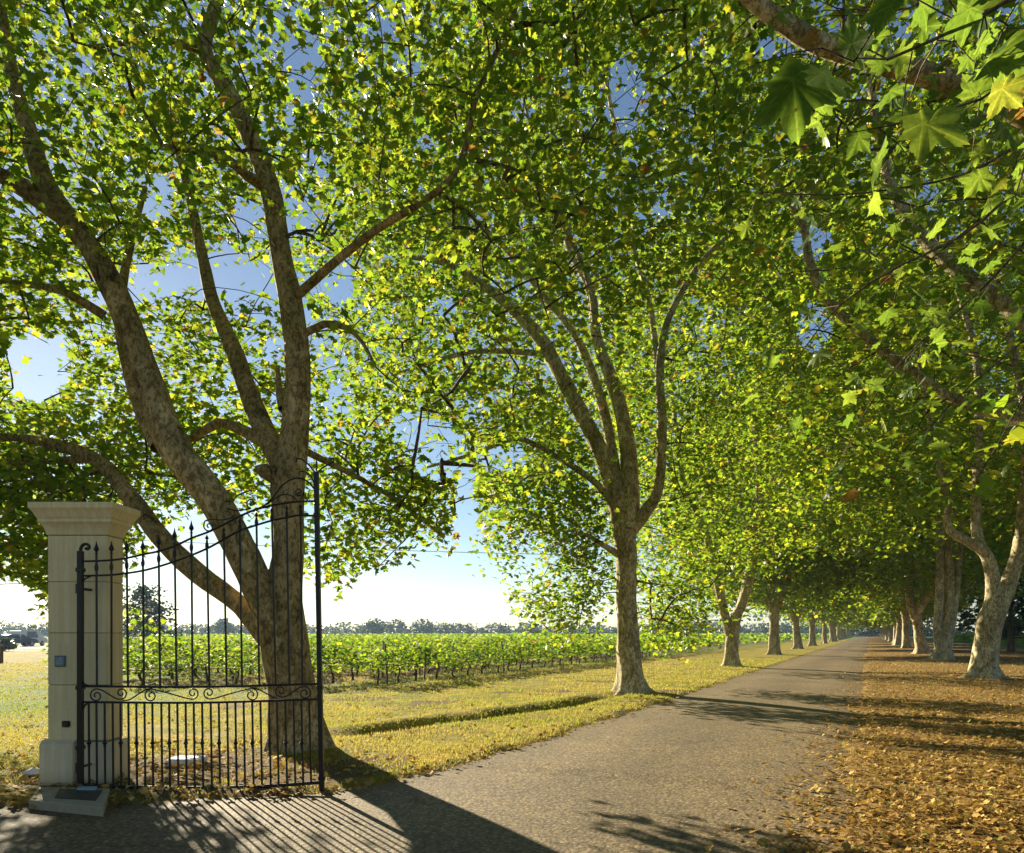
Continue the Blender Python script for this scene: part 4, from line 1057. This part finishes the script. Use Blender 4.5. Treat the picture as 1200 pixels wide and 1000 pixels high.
# ---------------------------------------------------------------- cars, post, cable
def car(px, D, rot, label, paint, van=False):
    p = W(px, 742, D); o = empty('parked_car', (p[0], D, 0.03), label, 'car')
    o.rotation_euler = (0, 0, rot)
    H = 1.95 if van else 1.46
    prof = [(-2.1, .35), (-2.12, .75), (-2.0, .92), (-1.7, 1.0), (-1.35, H - .06), (-.9, H), (.4, H - .02), (1.0, 1.02), (1.8, .88), (2.1, .7), (2.12, .38)] if not van else \
           [(-2.3, .35), (-2.32, 1.2), (-2.25, H - .1), (-2.0, H), (.9, H), (1.45, 1.15), (2.1, .98), (2.3, .75), (2.3, .38)]
    hw = .86
    mb = MB(); n = len(prof)
    V = []
    for y, ins in ((-hw, 0), (hw, 0)):
        for x, z in prof:
            k = .16 * max(0, (z - .95) / (H - .95)); V.append((x, y * (1 - k), z))
    F = [(i, i + 1, n + i + 1, n + i) for i in range(n - 1)] + [(n - 1, 0, n, 2 * n - 1)]
    F = [f[::-1] for f in F] + [list(range(n)), list(range(n, 2 * n))[::-1]]
    mb.add(V, F); mb.build('body', paint, o)
    for s in (-1, 1):
        mb = MB(); y = s * (hw * .925)
        mb.add([(-1.3, y + s * .035, 1.02), (.72, y + s * .035, 1.02), (.42, y - s * .05, H - .12), (-1.05, y - s * .05, H - .12)], [(0, 1, 2, 3) if s < 0 else (3, 2, 1, 0)]); mb.build('side_window', M_GLASS, o)
        for x in (-1.35, 1.35):
            mb = MB(); mb.tube([(x, s * .70, .32), (x, s * .89, .32)], .32, 14); w_ = mb.build('wheel', M_TYRE, o)
            mb = MB(); mb.tube([(x, s * .88, .32), (x, s * .905, .32)], .19, 10); mb.build('rim', M_CARG, w_)
    mb = MB(); mb.add([(.93, -.68, 1.08), (.93, .68, 1.08), (.47, .62, H - .1), (.47, -.62, H - .1)], [(0, 1, 2, 3)]) if not van else mb.add([(1.5, -.7, 1.2), (1.5, .7, 1.2), (.98, .64, H - .1), (.98, -.64, H - .1)], [(0, 1, 2, 3)])
    mb.build('windscreen', M_GLASS, o)
    return o
car(19, 88, 1.1, 'dark blue car parked on the pale side lane left of the pillar', M_CARB)
car(33, 90, 1.5, 'white van parked beyond the dark blue car', M_CARW, True)
car(150, 72, 0.9, 'silver-white car seen between the pillar and the gate bars', M_CARG)
p = W(1, 742, 40); mb = MB(); mb.box(-.09, .09, -.09, .09, -.05, .95, .015); mb.box(-.11, .11, -.11, .11, .951, .99, .01)
o = mb.build('wooden_post', M_WOOD); o.location = (float(p[0]), 40, 0); tag(o, 'short brown wooden post at the edge of the grass', 'post')
mb = MB()
q = [(x, 62, 8.6 - 0.021 * (x + 8) + 0.00035 * (x - 5) ** 2) for x in np.linspace(-75, 80, 60)]
mb.tube(q, .022, 4); tag(mb.build('overhead_cable', M_WIRE), 'thin black cable crossing the sky between the two nearest trees', 'cable')

# ---------------------------------------------------------------- pillar
YP = 7.72
def PX(px, d=YP): return (px - CX) * d / FOC
def PZ(py, d=YP): return EYE + (HY - py) * d / FOC
pil = empty('gate_pillar', (PX(91), YP + .21, 0), 'cream limestone gate pillar with moulded cap and intercom panel', 'pillar')
ox, oy = PX(91), YP + .21
x0, x1, y0, y1 = PX(56) - ox, PX(126) - ox, -.21, .10
mb = MB(); mb.box(x0 + .012, x1 - .012, y0 + .012, y1 - .012, 0, PZ(626)); mb.build('core', M_MORTAR, pil)
zs = [PZ(868), PZ(803), PZ(742), PZ(682), PZ(627.5)]
for i in range(4):
    mb = MB(); mb.box(x0, x1, y0, y1, zs[i] + .003, zs[i + 1] - .003, .006); mb.build('block', M_STONE, pil)
zp = PZ(868)
mb = MB(); mb.box(PX(46, 7.66) - ox, PX(90) - ox, y0 - .07, y1 + .05, -.05, zp - .02, .012)
mb.build('plinth_block', M_STONE2, pil)
mb = MB(); mb.box(PX(90) - ox + .004, x1 + .05, y0 - .008, y1 + .05, -.05, zp - .02, .010); mb.build('plinth_block', M_STONE2, pil)
mb = MB(); a_ = PX(46, 7.66) - ox + .006; b_ = PX(90) - ox - .006
mb.add([(a_, y0 - .062, zp - .019), (b_, y0 - .062, zp - .019), (b_, y0 + .01, zp + .012), (a_, y0 + .01, zp + .012), (a_, y1 + .03, zp + .012), (b_, y1 + .03, zp + .012), (b_, y1 + .03, zp - .019), (a_, y1 + .03, zp - .019)],
       [(0, 1, 2, 3), (3, 2, 5, 4), (4, 5, 6, 7), (0, 3, 4, 7), (1, 6, 5, 2)]); mb.build('plinth_weathering', M_STONE2, pil)
def ring_profile(name, prof):
    mb = MB(); V = []
    for off, z in prof:
        off *= .60
        V += [(x0 - off, y0 - off, z), (x1 + off, y0 - off, z), (x1 + off, y1 + off, z), (x0 - off, y1 + off, z)]
    F = []
    for i in range(len(prof) - 1):
        for j in range(4): F.append((4 * i + j, 4 * i + (j + 1) % 4, 4 * i + 4 + (j + 1) % 4, 4 * i + 4 + j))
    F.append((3, 2, 1, 0)); l = 4 * (len(prof) - 1); F.append((l, l + 1, l + 2, l + 3))
    mb.add(V, F); return mb.build(name, M_STONE, pil)
ring_profile('cap_neck', [(.012, PZ(627)), (.022, PZ(626) + .006), (.022, PZ(624.5)), (.030, PZ(622)), (.045, PZ(619)), (.070, PZ(616)), (.092, PZ(614.3)), (.100, PZ(613.4))])
ring_profile('cap_band', [(.104, PZ(613.2)), (.112, PZ(612.5)), (.112, PZ(609.5)), (.118, PZ(608.4))])
ring_profile('cap_cornice', [(.122, PZ(608.2)), (.135, PZ(606.5)), (.150, PZ(604)), (.172, PZ(601)), (.198, PZ(598.6)), (.212, PZ(597.6)), (.214, PZ(597)), (.214, PZ(591.5)), (.208, PZ(590.8)), (.0, PZ(590.2))])
# intercom
ix, iz = PX(71) - ox, PZ(775)
mb = MB(); mb.box(ix - .058, ix + .058, y0 - .016, y0 + .003, iz - .06, iz + .06, .006); ic = mb.build('intercom_panel', M_KEYPAD, pil)
mb = MB(); mb.box(ix - .045, ix + .045, y0 - .019, y0 - .015, iz - .047, iz + .047, .0015); mb.build('faceplate', simple('intercom_face', (0.16, 0.22, 0.28), 0.4, 0.4), ic)
for r_ in range(3):
    for c_ in range(3):
        mb = MB(); mb.box(ix - .030 + .022 * c_, ix - .014 + .022 * c_, y0 - .023, y0 - .0185, iz - .034 + .020 * r_, iz - .020 + .020 * r_, .001); mb.build('button', M_KEYL, ic)
mb = MB(); mb.tube([(ix + .012, y0 - .0185, iz + .032), (ix + .012, y0 - .022, iz + .032)], .011, 12); mb.build('speaker', M_KEYL, ic)
ix, iz = PX(78) - ox, PZ(848.5)
mb = MB(); mb.box(ix - .042, ix + .042, y0 - .026, y0 + .003, iz - .034, iz + .034, .010); ph = mb.build('photocell_housing', M_PHOTO, pil)
mb = MB(); mb.tube([(ix, y0 - .0255, iz), (ix, y0 - .029, iz)], .018, 12); mb.build('lens', M_GLASS, ph)
# base slab
sl_ = [G(34, 941, .06), G(121, 950, .06), G(129, 927, .06), G(46, 925, .06)]
mb = MB(); V = [(p[0], p[1], -.05) for p in sl_] + [(p[0], p[1], .052) for p in sl_]
c_ = np.mean([p for p in sl_], axis=0)
V += [(p[0] + (c_[0] - p[0]) * .02, p[1] + (c_[1] - p[1]) * .02, .06) for p in sl_]
mb.add(V, [(0, 1, 5, 4), (1, 2, 6, 5), (2, 3, 7, 6), (3, 0, 4, 7), (4, 5, 9, 8), (5, 6, 10, 9), (6, 7, 11, 10), (7, 4, 8, 11), (8, 9, 10, 11)])
slab = mb.build('base_slab', M_CONC); slab.location.z = .025; tag(slab, 'low concrete slab at the foot of the pillar with steel cover', 'slab')
mb = MB(); q = [G(64, 938, .066), G(112, 941, .066), G(120, 929, .066), G(70, 927.5, .066)]
mb.add([(p[0], p[1], .0605) for p in q] + [(p[0], p[1], .068) for p in q], [(4, 5, 6, 7), (0, 1, 5, 4), (1, 2, 6, 5), (2, 3, 7, 6), (3, 0, 4, 7)]); mb.build('cover_plate', M_PLATE, slab)
mb = MB(); q = [G(90, 928.6, .07), G(112, 929, .07), G(114, 926.4, .07), G(92, 926, .07)]
mb.add([(p[0], p[1], .0685) for p in q] + [(p[0], p[1], .085) for p in q], [(4, 5, 6, 7), (0, 1, 5, 4), (1, 2, 6, 5), (2, 3, 7, 6), (3, 0, 4, 7)]); mb.build('hinge_plate', M_BLUE, slab)

# ---------------------------------------------------------------- gate
YG = 7.50
gate = empty('iron_gate', (PX(94, YG), YG, 0), 'open black wrought iron gate leaf with spear-topped bars and scrollwork', 'gate')
gx = PX(94, YG)
def P2(px, py, dy=0.0): return (PX(px, YG) - gx, dy, PZ(py, YG))
def curve(pts, r, name, n=5, parent=gate, dy=0.0, step=.02):
    p = smooth_path([(*P2(a, b, dy), r) for a, b in pts], step)
    mb = MB(); mb.tube(p[:, :3], p[:, 3] * 0 + r, n); return mb.build(name, M_IRON, parent, smooth=n > 4)
mb = MB(); a = P2(94.3, 926); b = P2(94.3, 646); mb.box(a[0] - .026, a[0] + .026, -.026, .026, a[2], b[2], .004)
st = mb.build('hinge_stile', M_IRON, gate)
curve([(94.3, 648), (94.6, 643), (97, 639), (101, 637.6), (104, 639.5), (104.4, 642.4), (102, 643.8), (100.4, 642)], .016, 'scroll', 6, st)
for yy in (668, 806, 876):
    mb = MB(); c = P2(94.3, yy); mb.box(c[0] - .036, c[0] + .036, -.036, .036, c[2] - .022, c[2] + .022, .006); mb.build('collar', M_IRON, st)
for yy in (690, 900):
    mb = MB(); c = P2(94.3, yy); mb.tube([(c[0] - .02, .02, c[2]), (c[0] - .02, .235, c[2])], .014, 8); mb.tube([(c[0] - .02, .0, c[2] - .05), (c[0] - .02, .0, c[2] + .05)], .03, 10); mb.build('hinge', M_IRON, gate)
# free stile (leans a touch)
a = P2(377.2, 927); b = P2(370.6, 553)
mb = MB(); V = []
for p_ in (a, b):
    for sx, sy in ((-1, -1), (1, -1), (1, 1), (-1, 1)): V.append((p_[0] + sx * .023, sy * .023, p_[2]))
mb.add(V, [(3, 2, 1, 0), (4, 5, 6, 7), (0, 1, 5, 4), (1, 2, 6, 5), (2, 3, 7, 6), (3, 0, 4, 7)]); fs = mb.build('meeting_stile', M_IRON, gate)
for pts in ([(370.8, 556), (366, 550), (360, 543), (353, 538), (348, 538), (347, 542)], [(370.8, 556), (376, 550), (384, 545), (391, 541), (390, 537), (386, 538)], [(370.8, 552), (371, 545), (371, 540)]): curve(pts, .009, 'finial_leaf', 5, fs)
for yy in (604, 912, 806):
    mb = MB(); fx = 370.6 + (yy - 553) / 374 * 6.6; c = P2(fx, yy); mb.box(c[0] - .032, c[0] + .032, -.032, .032, c[2] - .02, c[2] + .02, .005); mb.build('collar', M_IRON, fs)
UR = [(96, 658), (113, 657.6), (130, 656.6), (148, 654.4), (167, 650), (185, 646.4), (205, 640), (224, 631), (244, 623.6), (262, 615), (280, 605.6), (299, 597.6), (318, 592.8), (336, 589.5), (352, 588), (370.8, 587.3)]
LR = [(96, 675), (113, 674.6), (130, 674), (148, 672), (167, 669), (185, 664.4), (205, 658), (224, 651), (244, 642.3), (262, 632.4), (280, 622.5), (299, 616), (318, 610.4), (336, 606.7), (352, 604), (370.9, 605)]
curve(UR, .0115, 'top_rail', 6); curve(LR, .0115, 'top_rail', 6)
curve([(96, 804.4), (235, 805), (374.8, 801.5)], .013, 'middle_rail', 6); curve([(96, 823), (235, 823.6), (375, 819.5)], .013, 'middle_rail', 6)
curve([(95, 920.5), (160, 922.5), (235, 923.5), (310, 921.5), (377, 917)], .019, 'bottom_rail', 6)
def yon(c, x): return float(np.interp(x, [p_[0] for p_ in c], [p_[1] for p_ in c]))
MR1 = [(96, 804.4), (235, 805), (375, 801.5)]; MR2 = [(96, 823), (235, 823.6), (375, 819.5)]; BR = [(95, 920.5), (160, 922.5), (235, 923.5), (310, 921.5), (377, 917)]
ut = [113, 130.6, 148.5, 167.4, 186, 204.6, 224.3, 242.5, 262.2, 281, 300.5, 318.6, 336, 352.2]
ub = [113.6, 130.6, 150, 168.7, 187.6, 207, 225.7, 245.5, 265.7, 283.7, 303.9, 323.2, 339.3, 354.5]
tips = [634, 633.6, 633, 632, 626, 618.4, 609.5, 626, 617, 607, 599.5, 594, 591, 589.6]
SPEAR = [(.007, 0), (.009, .01), (.019, .016), (.011, .024), (.009, .034), (.027, .062), (.022, .078), (.011, .105), (.001, .15)]
for i in range(14):
    mb = MB(); top = tips[i]
    zt = P2(0, top)[2]; hl = .15 if i < 7 else .075
    a = P2(ub[i], yon(MR1, ub[i])); b = P2(ut[i], top)
    mb.tube([a, (b[0], 0, zt - hl + .005)], .0108, 6); br = mb.build('bar', M_IRON, gate)
    k = 1 if i < 7 else .5
    mb = MB(); mb.lathe([(r * (1 if i < 7 else .8), z * k) for r, z in SPEAR], (b[0], 0, zt - hl), 8); mb.build('spearhead', M_IRON, br)
    mb = MB(); c = P2(ut[i], yon(LR, ut[i]) - (9 if i < 7 else 3)); mb.lathe([(.011, -.04), (.017, -.022), (.020, 0), (.017, .022), (.011, .04)], c, 8); mb.build('collar', M_IRON, br)
lt = [104, 113, 122.6, 132, 141.2, 150.4, 159.7, 169.3, 178.5, 189, 198.2, 207.8, 217.5, 227, 236.8, 246.9, 256.4, 266.2, 275.8, 285.5, 295.5, 305.2, 315.4, 324.6, 334.4, 344, 353.2, 362.4]
for i, x in enumerate(lt):
    xb = x + (x - 94) * .006 + .6
    mb = MB(); mb.tube([P2(xb, yon(BR, xb)), P2(x, yon(MR2, x))], .0108, 6); br = mb.build('bar', M_IRON, gate)
    if i % 2 == 0:
        mb = MB(); c = P2(x + .3, 871); mb.lathe([(.011, -.05), (.015, -.03), (.013, -.018), (.026, 0), (.013, .018), (.015, .03), (.011, .05)], c, 8); mb.build('collar', M_IRON, br)
def spiral(cx, cy, r, a0, turns, sgn, n=20):
    """from inside out, ends at angle a0 with radius r"""
    return [(cx + (r * (.22 + .78 * t)) * math.cos(a0 - sgn * (1 - t) * turns * 6.283), cy + (r * (.22 + .78 * t)) * math.sin(a0 - sgn * (1 - t) * turns * 6.283)) for t in np.linspace(0, 1, n)]
def s_scroll(bx, by, tx, ty, m):
    s1 = spiral(bx, by, 8.0, -math.pi / 2, 1.4, 1 if m > 0 else -1)
    s2 = spiral(tx, ty, 7.0, math.pi / 2, 1.3, 1 if m > 0 else -1)
    mid = [(bx + (tx - bx) * .45, (by + ty) / 2 - 1)]
    curve(s1 + [(bx + m * 6, by - 6.6)] + mid + [(tx - m * 6, ty + 6.4)] + s2[::-1], .0075, 'scroll', 5)
s_scroll(113, 815.5, 142, 812.5, 1); s_scroll(177, 815.5, 226, 812.5, 1); s_scroll(295, 814.5, 245, 812.2, -1); s_scroll(357, 812.5, 329, 810, -1)
curve([(144, 821), (152, 820), (163, 813), (171, 808.5), (178, 807)], .0075, 'scroll', 5); curve([(294, 806), (303, 808), (315, 814.5), (322, 818), (328, 818.5)], .0075, 'scroll', 5)
# crest scrolls above the arch
curve(spiral(245, 617, 6.2, math.pi, 1.2, 1) + [(240, 611), (247, 608.6), (258, 609.5), (268, 608), (275, 604)], .0075, 'crest_scroll', 5)
curve(spiral(294.4, 590, 6, math.pi / 2, 1.3, -1) + [(284, 598), (276, 598.5), (266, 596)], .0075, 'crest_scroll', 5)
curve([(300, 597), (310, 592.5), (320, 583), (331, 569), (343, 561.5), (353, 561), (362, 565.5), (368, 573)], .009, 'crest_scroll', 5)
curve(spiral(350.5, 576.5, 5.4, 0, 1.4, -1) + [(356, 580), (352, 585.5)], .0075, 'crest_scroll', 5)
curve([(312, 592), (320, 586), (328, 581), (336, 579.5), (343, 582), (348, 586.5)], .0075, 'crest_scroll', 5)
curve([(369, 572), (366, 561), (361, 555), (354, 552.5), (350, 554), (351.5, 557.5)], .0065, 'crest_scroll', 5)
curve([(369, 604), (363, 605), (359, 601)], .0075, 'bracket', 5); curve([(263, 588), (271, 587.5)], .006, 'crest_cross', 4); curve([(269, 584), (268.5, 592)], .006, 'crest_cross', 4)
curve([(97, 682), (100, 678), (106, 676)], .009, 'bracket', 5); curve([(96.5, 797), (99, 802), (105, 804)], .010, 'bracket', 5); curve([(97, 832), (100, 826), (106, 824)], .010, 'bracket', 5)

# white lid and stone on the ground
p = G(218, 900); lat_, al_ = to_road(p[0], p[1]); mb = MB(); mb.box(-.19, .19, -.17, .17, -.03, .055, .012); mb.box(-.16, .16, -.14, .14, .0553, .066, .006)
o = mb.build('drain_cover', M_WHITE); o.location = (float(p[0]), float(p[1]), 0.065); tag(o, 'white inspection cover lying in the dirt behind the gate bars', 'cover')
rs = np.random.default_rng(3)
p = G(40, 913); a = rs.uniform(.8, 1.1, (6, 8)); V, F = tube_np(np.array([(0, 0, z) for z in np.linspace(-.03, .07, 6)]), np.array([.02, .09, .12, .11, .07, .02]), 8, a)
o = link('pale_stone', np_mesh('pale_stone', V, F, smooth=True), M_WHITE); o.location = (float(p[0]), float(p[1]), .06); tag(o, 'small pale stone lying left of the pillar foot', 'stone')

# ---------------------------------------------------------------- ground cover
rc = np.random.default_rng(99)
def near_sample(n, dmin, dmax, rng):
    """more points near the camera: uniform in log distance, inside the view cone and a bit around it"""
    D = np.exp(rng.uniform(math.log(dmin), math.log(dmax), n)); X = rng.uniform(-.95, .95, n) * D
    return X, D
# grass
X, D = near_sample(230000, 6.8, 45, rc)
lt_, al_ = to_road(X, D)
d = road_dist(lt_, al_)
dens = np.where(lt_ < -3, 1.0, 0.10) * (lt_ > -40)
bare = np.clip(1.3 - np.hypot(X + 3.9, (D - 8.6) * 1.3) / 2.2, 0, .9)
keep = (d < -.12 + .25 * rc.random(len(X)) ** 3) & (rc.random(len(X)) < dens * (1 - bare) * np.clip(-.15 + 1.9 * vnoise(lt_ * 1.4, al_ * 1.4, 8), .08, 1))
X, D, lt_, al_ = X[keep], D[keep], lt_[keep], al_[keep]
n = len(X); z = height(lt_, al_)
h = rc.uniform(.015, .042, n) * (1 + D / 30); w = .0035 * (1 + D / 9)
a = rc.uniform(0, 6.28, n); lean = rc.normal(0, .5, (n, 2)) * h[:, None]
b0 = np.stack([X - np.cos(a) * w, D - np.sin(a) * w, z - .005], -1); b1_ = np.stack([X + np.cos(a) * w, D + np.sin(a) * w, z - .005], -1)
tp = np.stack([X + lean[:, 0], D + lean[:, 1], z + h], -1)
V = np.stack([b0, b1_, tp], 1).reshape(-1, 3); F = np.arange(3 * n).reshape(-1, 3)
rn = np.clip(-.02 + .62 * vnoise(lt_ * .9, al_ * .9, 14) + .5 * vnoise(lt_ * .3 + 5, al_ * .22, 15) + rc.normal(0, .18, n), 0, 1)
tag(link('grass', np_mesh('grass', V, F, rnd=rn), M_GRASS), 'short dry yellow-green grass on the verges', 'grass', None, 'stuff')
print('grass', n)
# leaf litter
def litter(n, dmin, dmax, fn, name, label, s0=.10):
    X, D = near_sample(n, dmin, dmax, rc)
    lt_, al_ = to_road(X, D)
    k = rc.random(n) < fn(lt_, al_, X, D)
    X, D, lt_, al_ = X[k], D[k], lt_[k], al_[k]
    n = len(X); z = np.where(road_dist(lt_, al_) > 0, .03, height(lt_, al_)) + rc.uniform(.004, .03, n)
    fr = frames(n, rc, .9, 0)
    S = s0 * rc.uniform(.45, 1.15, n)
    T_, F_ = TPL['star3']
    Tc = T_.copy(); Tc[:, 2] = .35 * np.abs(Tc[:, 0]) + .25 * (Tc[:, 1] - .5) ** 2
    V = np.einsum('nij,kj->nki', fr, Tc) * S[:, None, None] + np.stack([X, D, z], -1)[:, None, :]
    Fa = (F_[None] + (np.arange(n) * len(T_))[:, None, None]).reshape(-1, 3)
    r_ = np.repeat(np.clip(rc.normal(.55, .25, n), 0, 1), len(F_))
    tag(link(name, np_mesh(name, V.reshape(-1, 3), Fa, rnd=r_), M_LITTER), label, 'leaf litter', None, 'stuff'); print(name, n)
litter(170000, 3.4, 60, lambda l, a, X, D: np.where(l > R_EDGE, np.clip((l - R_EDGE) * 2 + .25, 0, 1) * .75 * np.clip((18 - l) / 8, 0, 1), np.clip(1 + (l - R_EDGE) / 1.1, 0, 1) ** 2.2 * .55) * np.clip(.22 + 1.2 * vnoise(l * 1.5, a * 1.5, 31), 0.1, 1),
       'leaf_litter', 'golden brown fallen leaves covering the verge and drive edge', .068)
litter(34000, 5.2, 40, lambda l, a, X, D: (road_dist(l, a) < .1) * (l < -3) * (.12 + .5 * np.clip(1 - np.abs(l - left_edge(a)) / .5, 0, 1) + .6 * np.clip(1.2 - np.hypot(X + 4.2, D - 8.3) / 2.6, 0, 1)),
       'leaf_litter', 'scattered dry leaves in the dirt round the gate and along the grass edge', .085)

# ---------------------------------------------------------------- air
mb = MB(); mb.box(-900, 900, -120, 900, -1.3, 32)
m, t, out = new_mat('haze')
pv = N(t, 'ShaderNodeVolumePrincipled', Density=0.0003, Anisotropy=0.3)
pv.inputs['Color'].default_value = (0.5, 0.72, 1.0, 1)
t.links.new(pv.outputs[0], out.inputs['Volume'])
tag(mb.build('haze', m), kind='stuff')
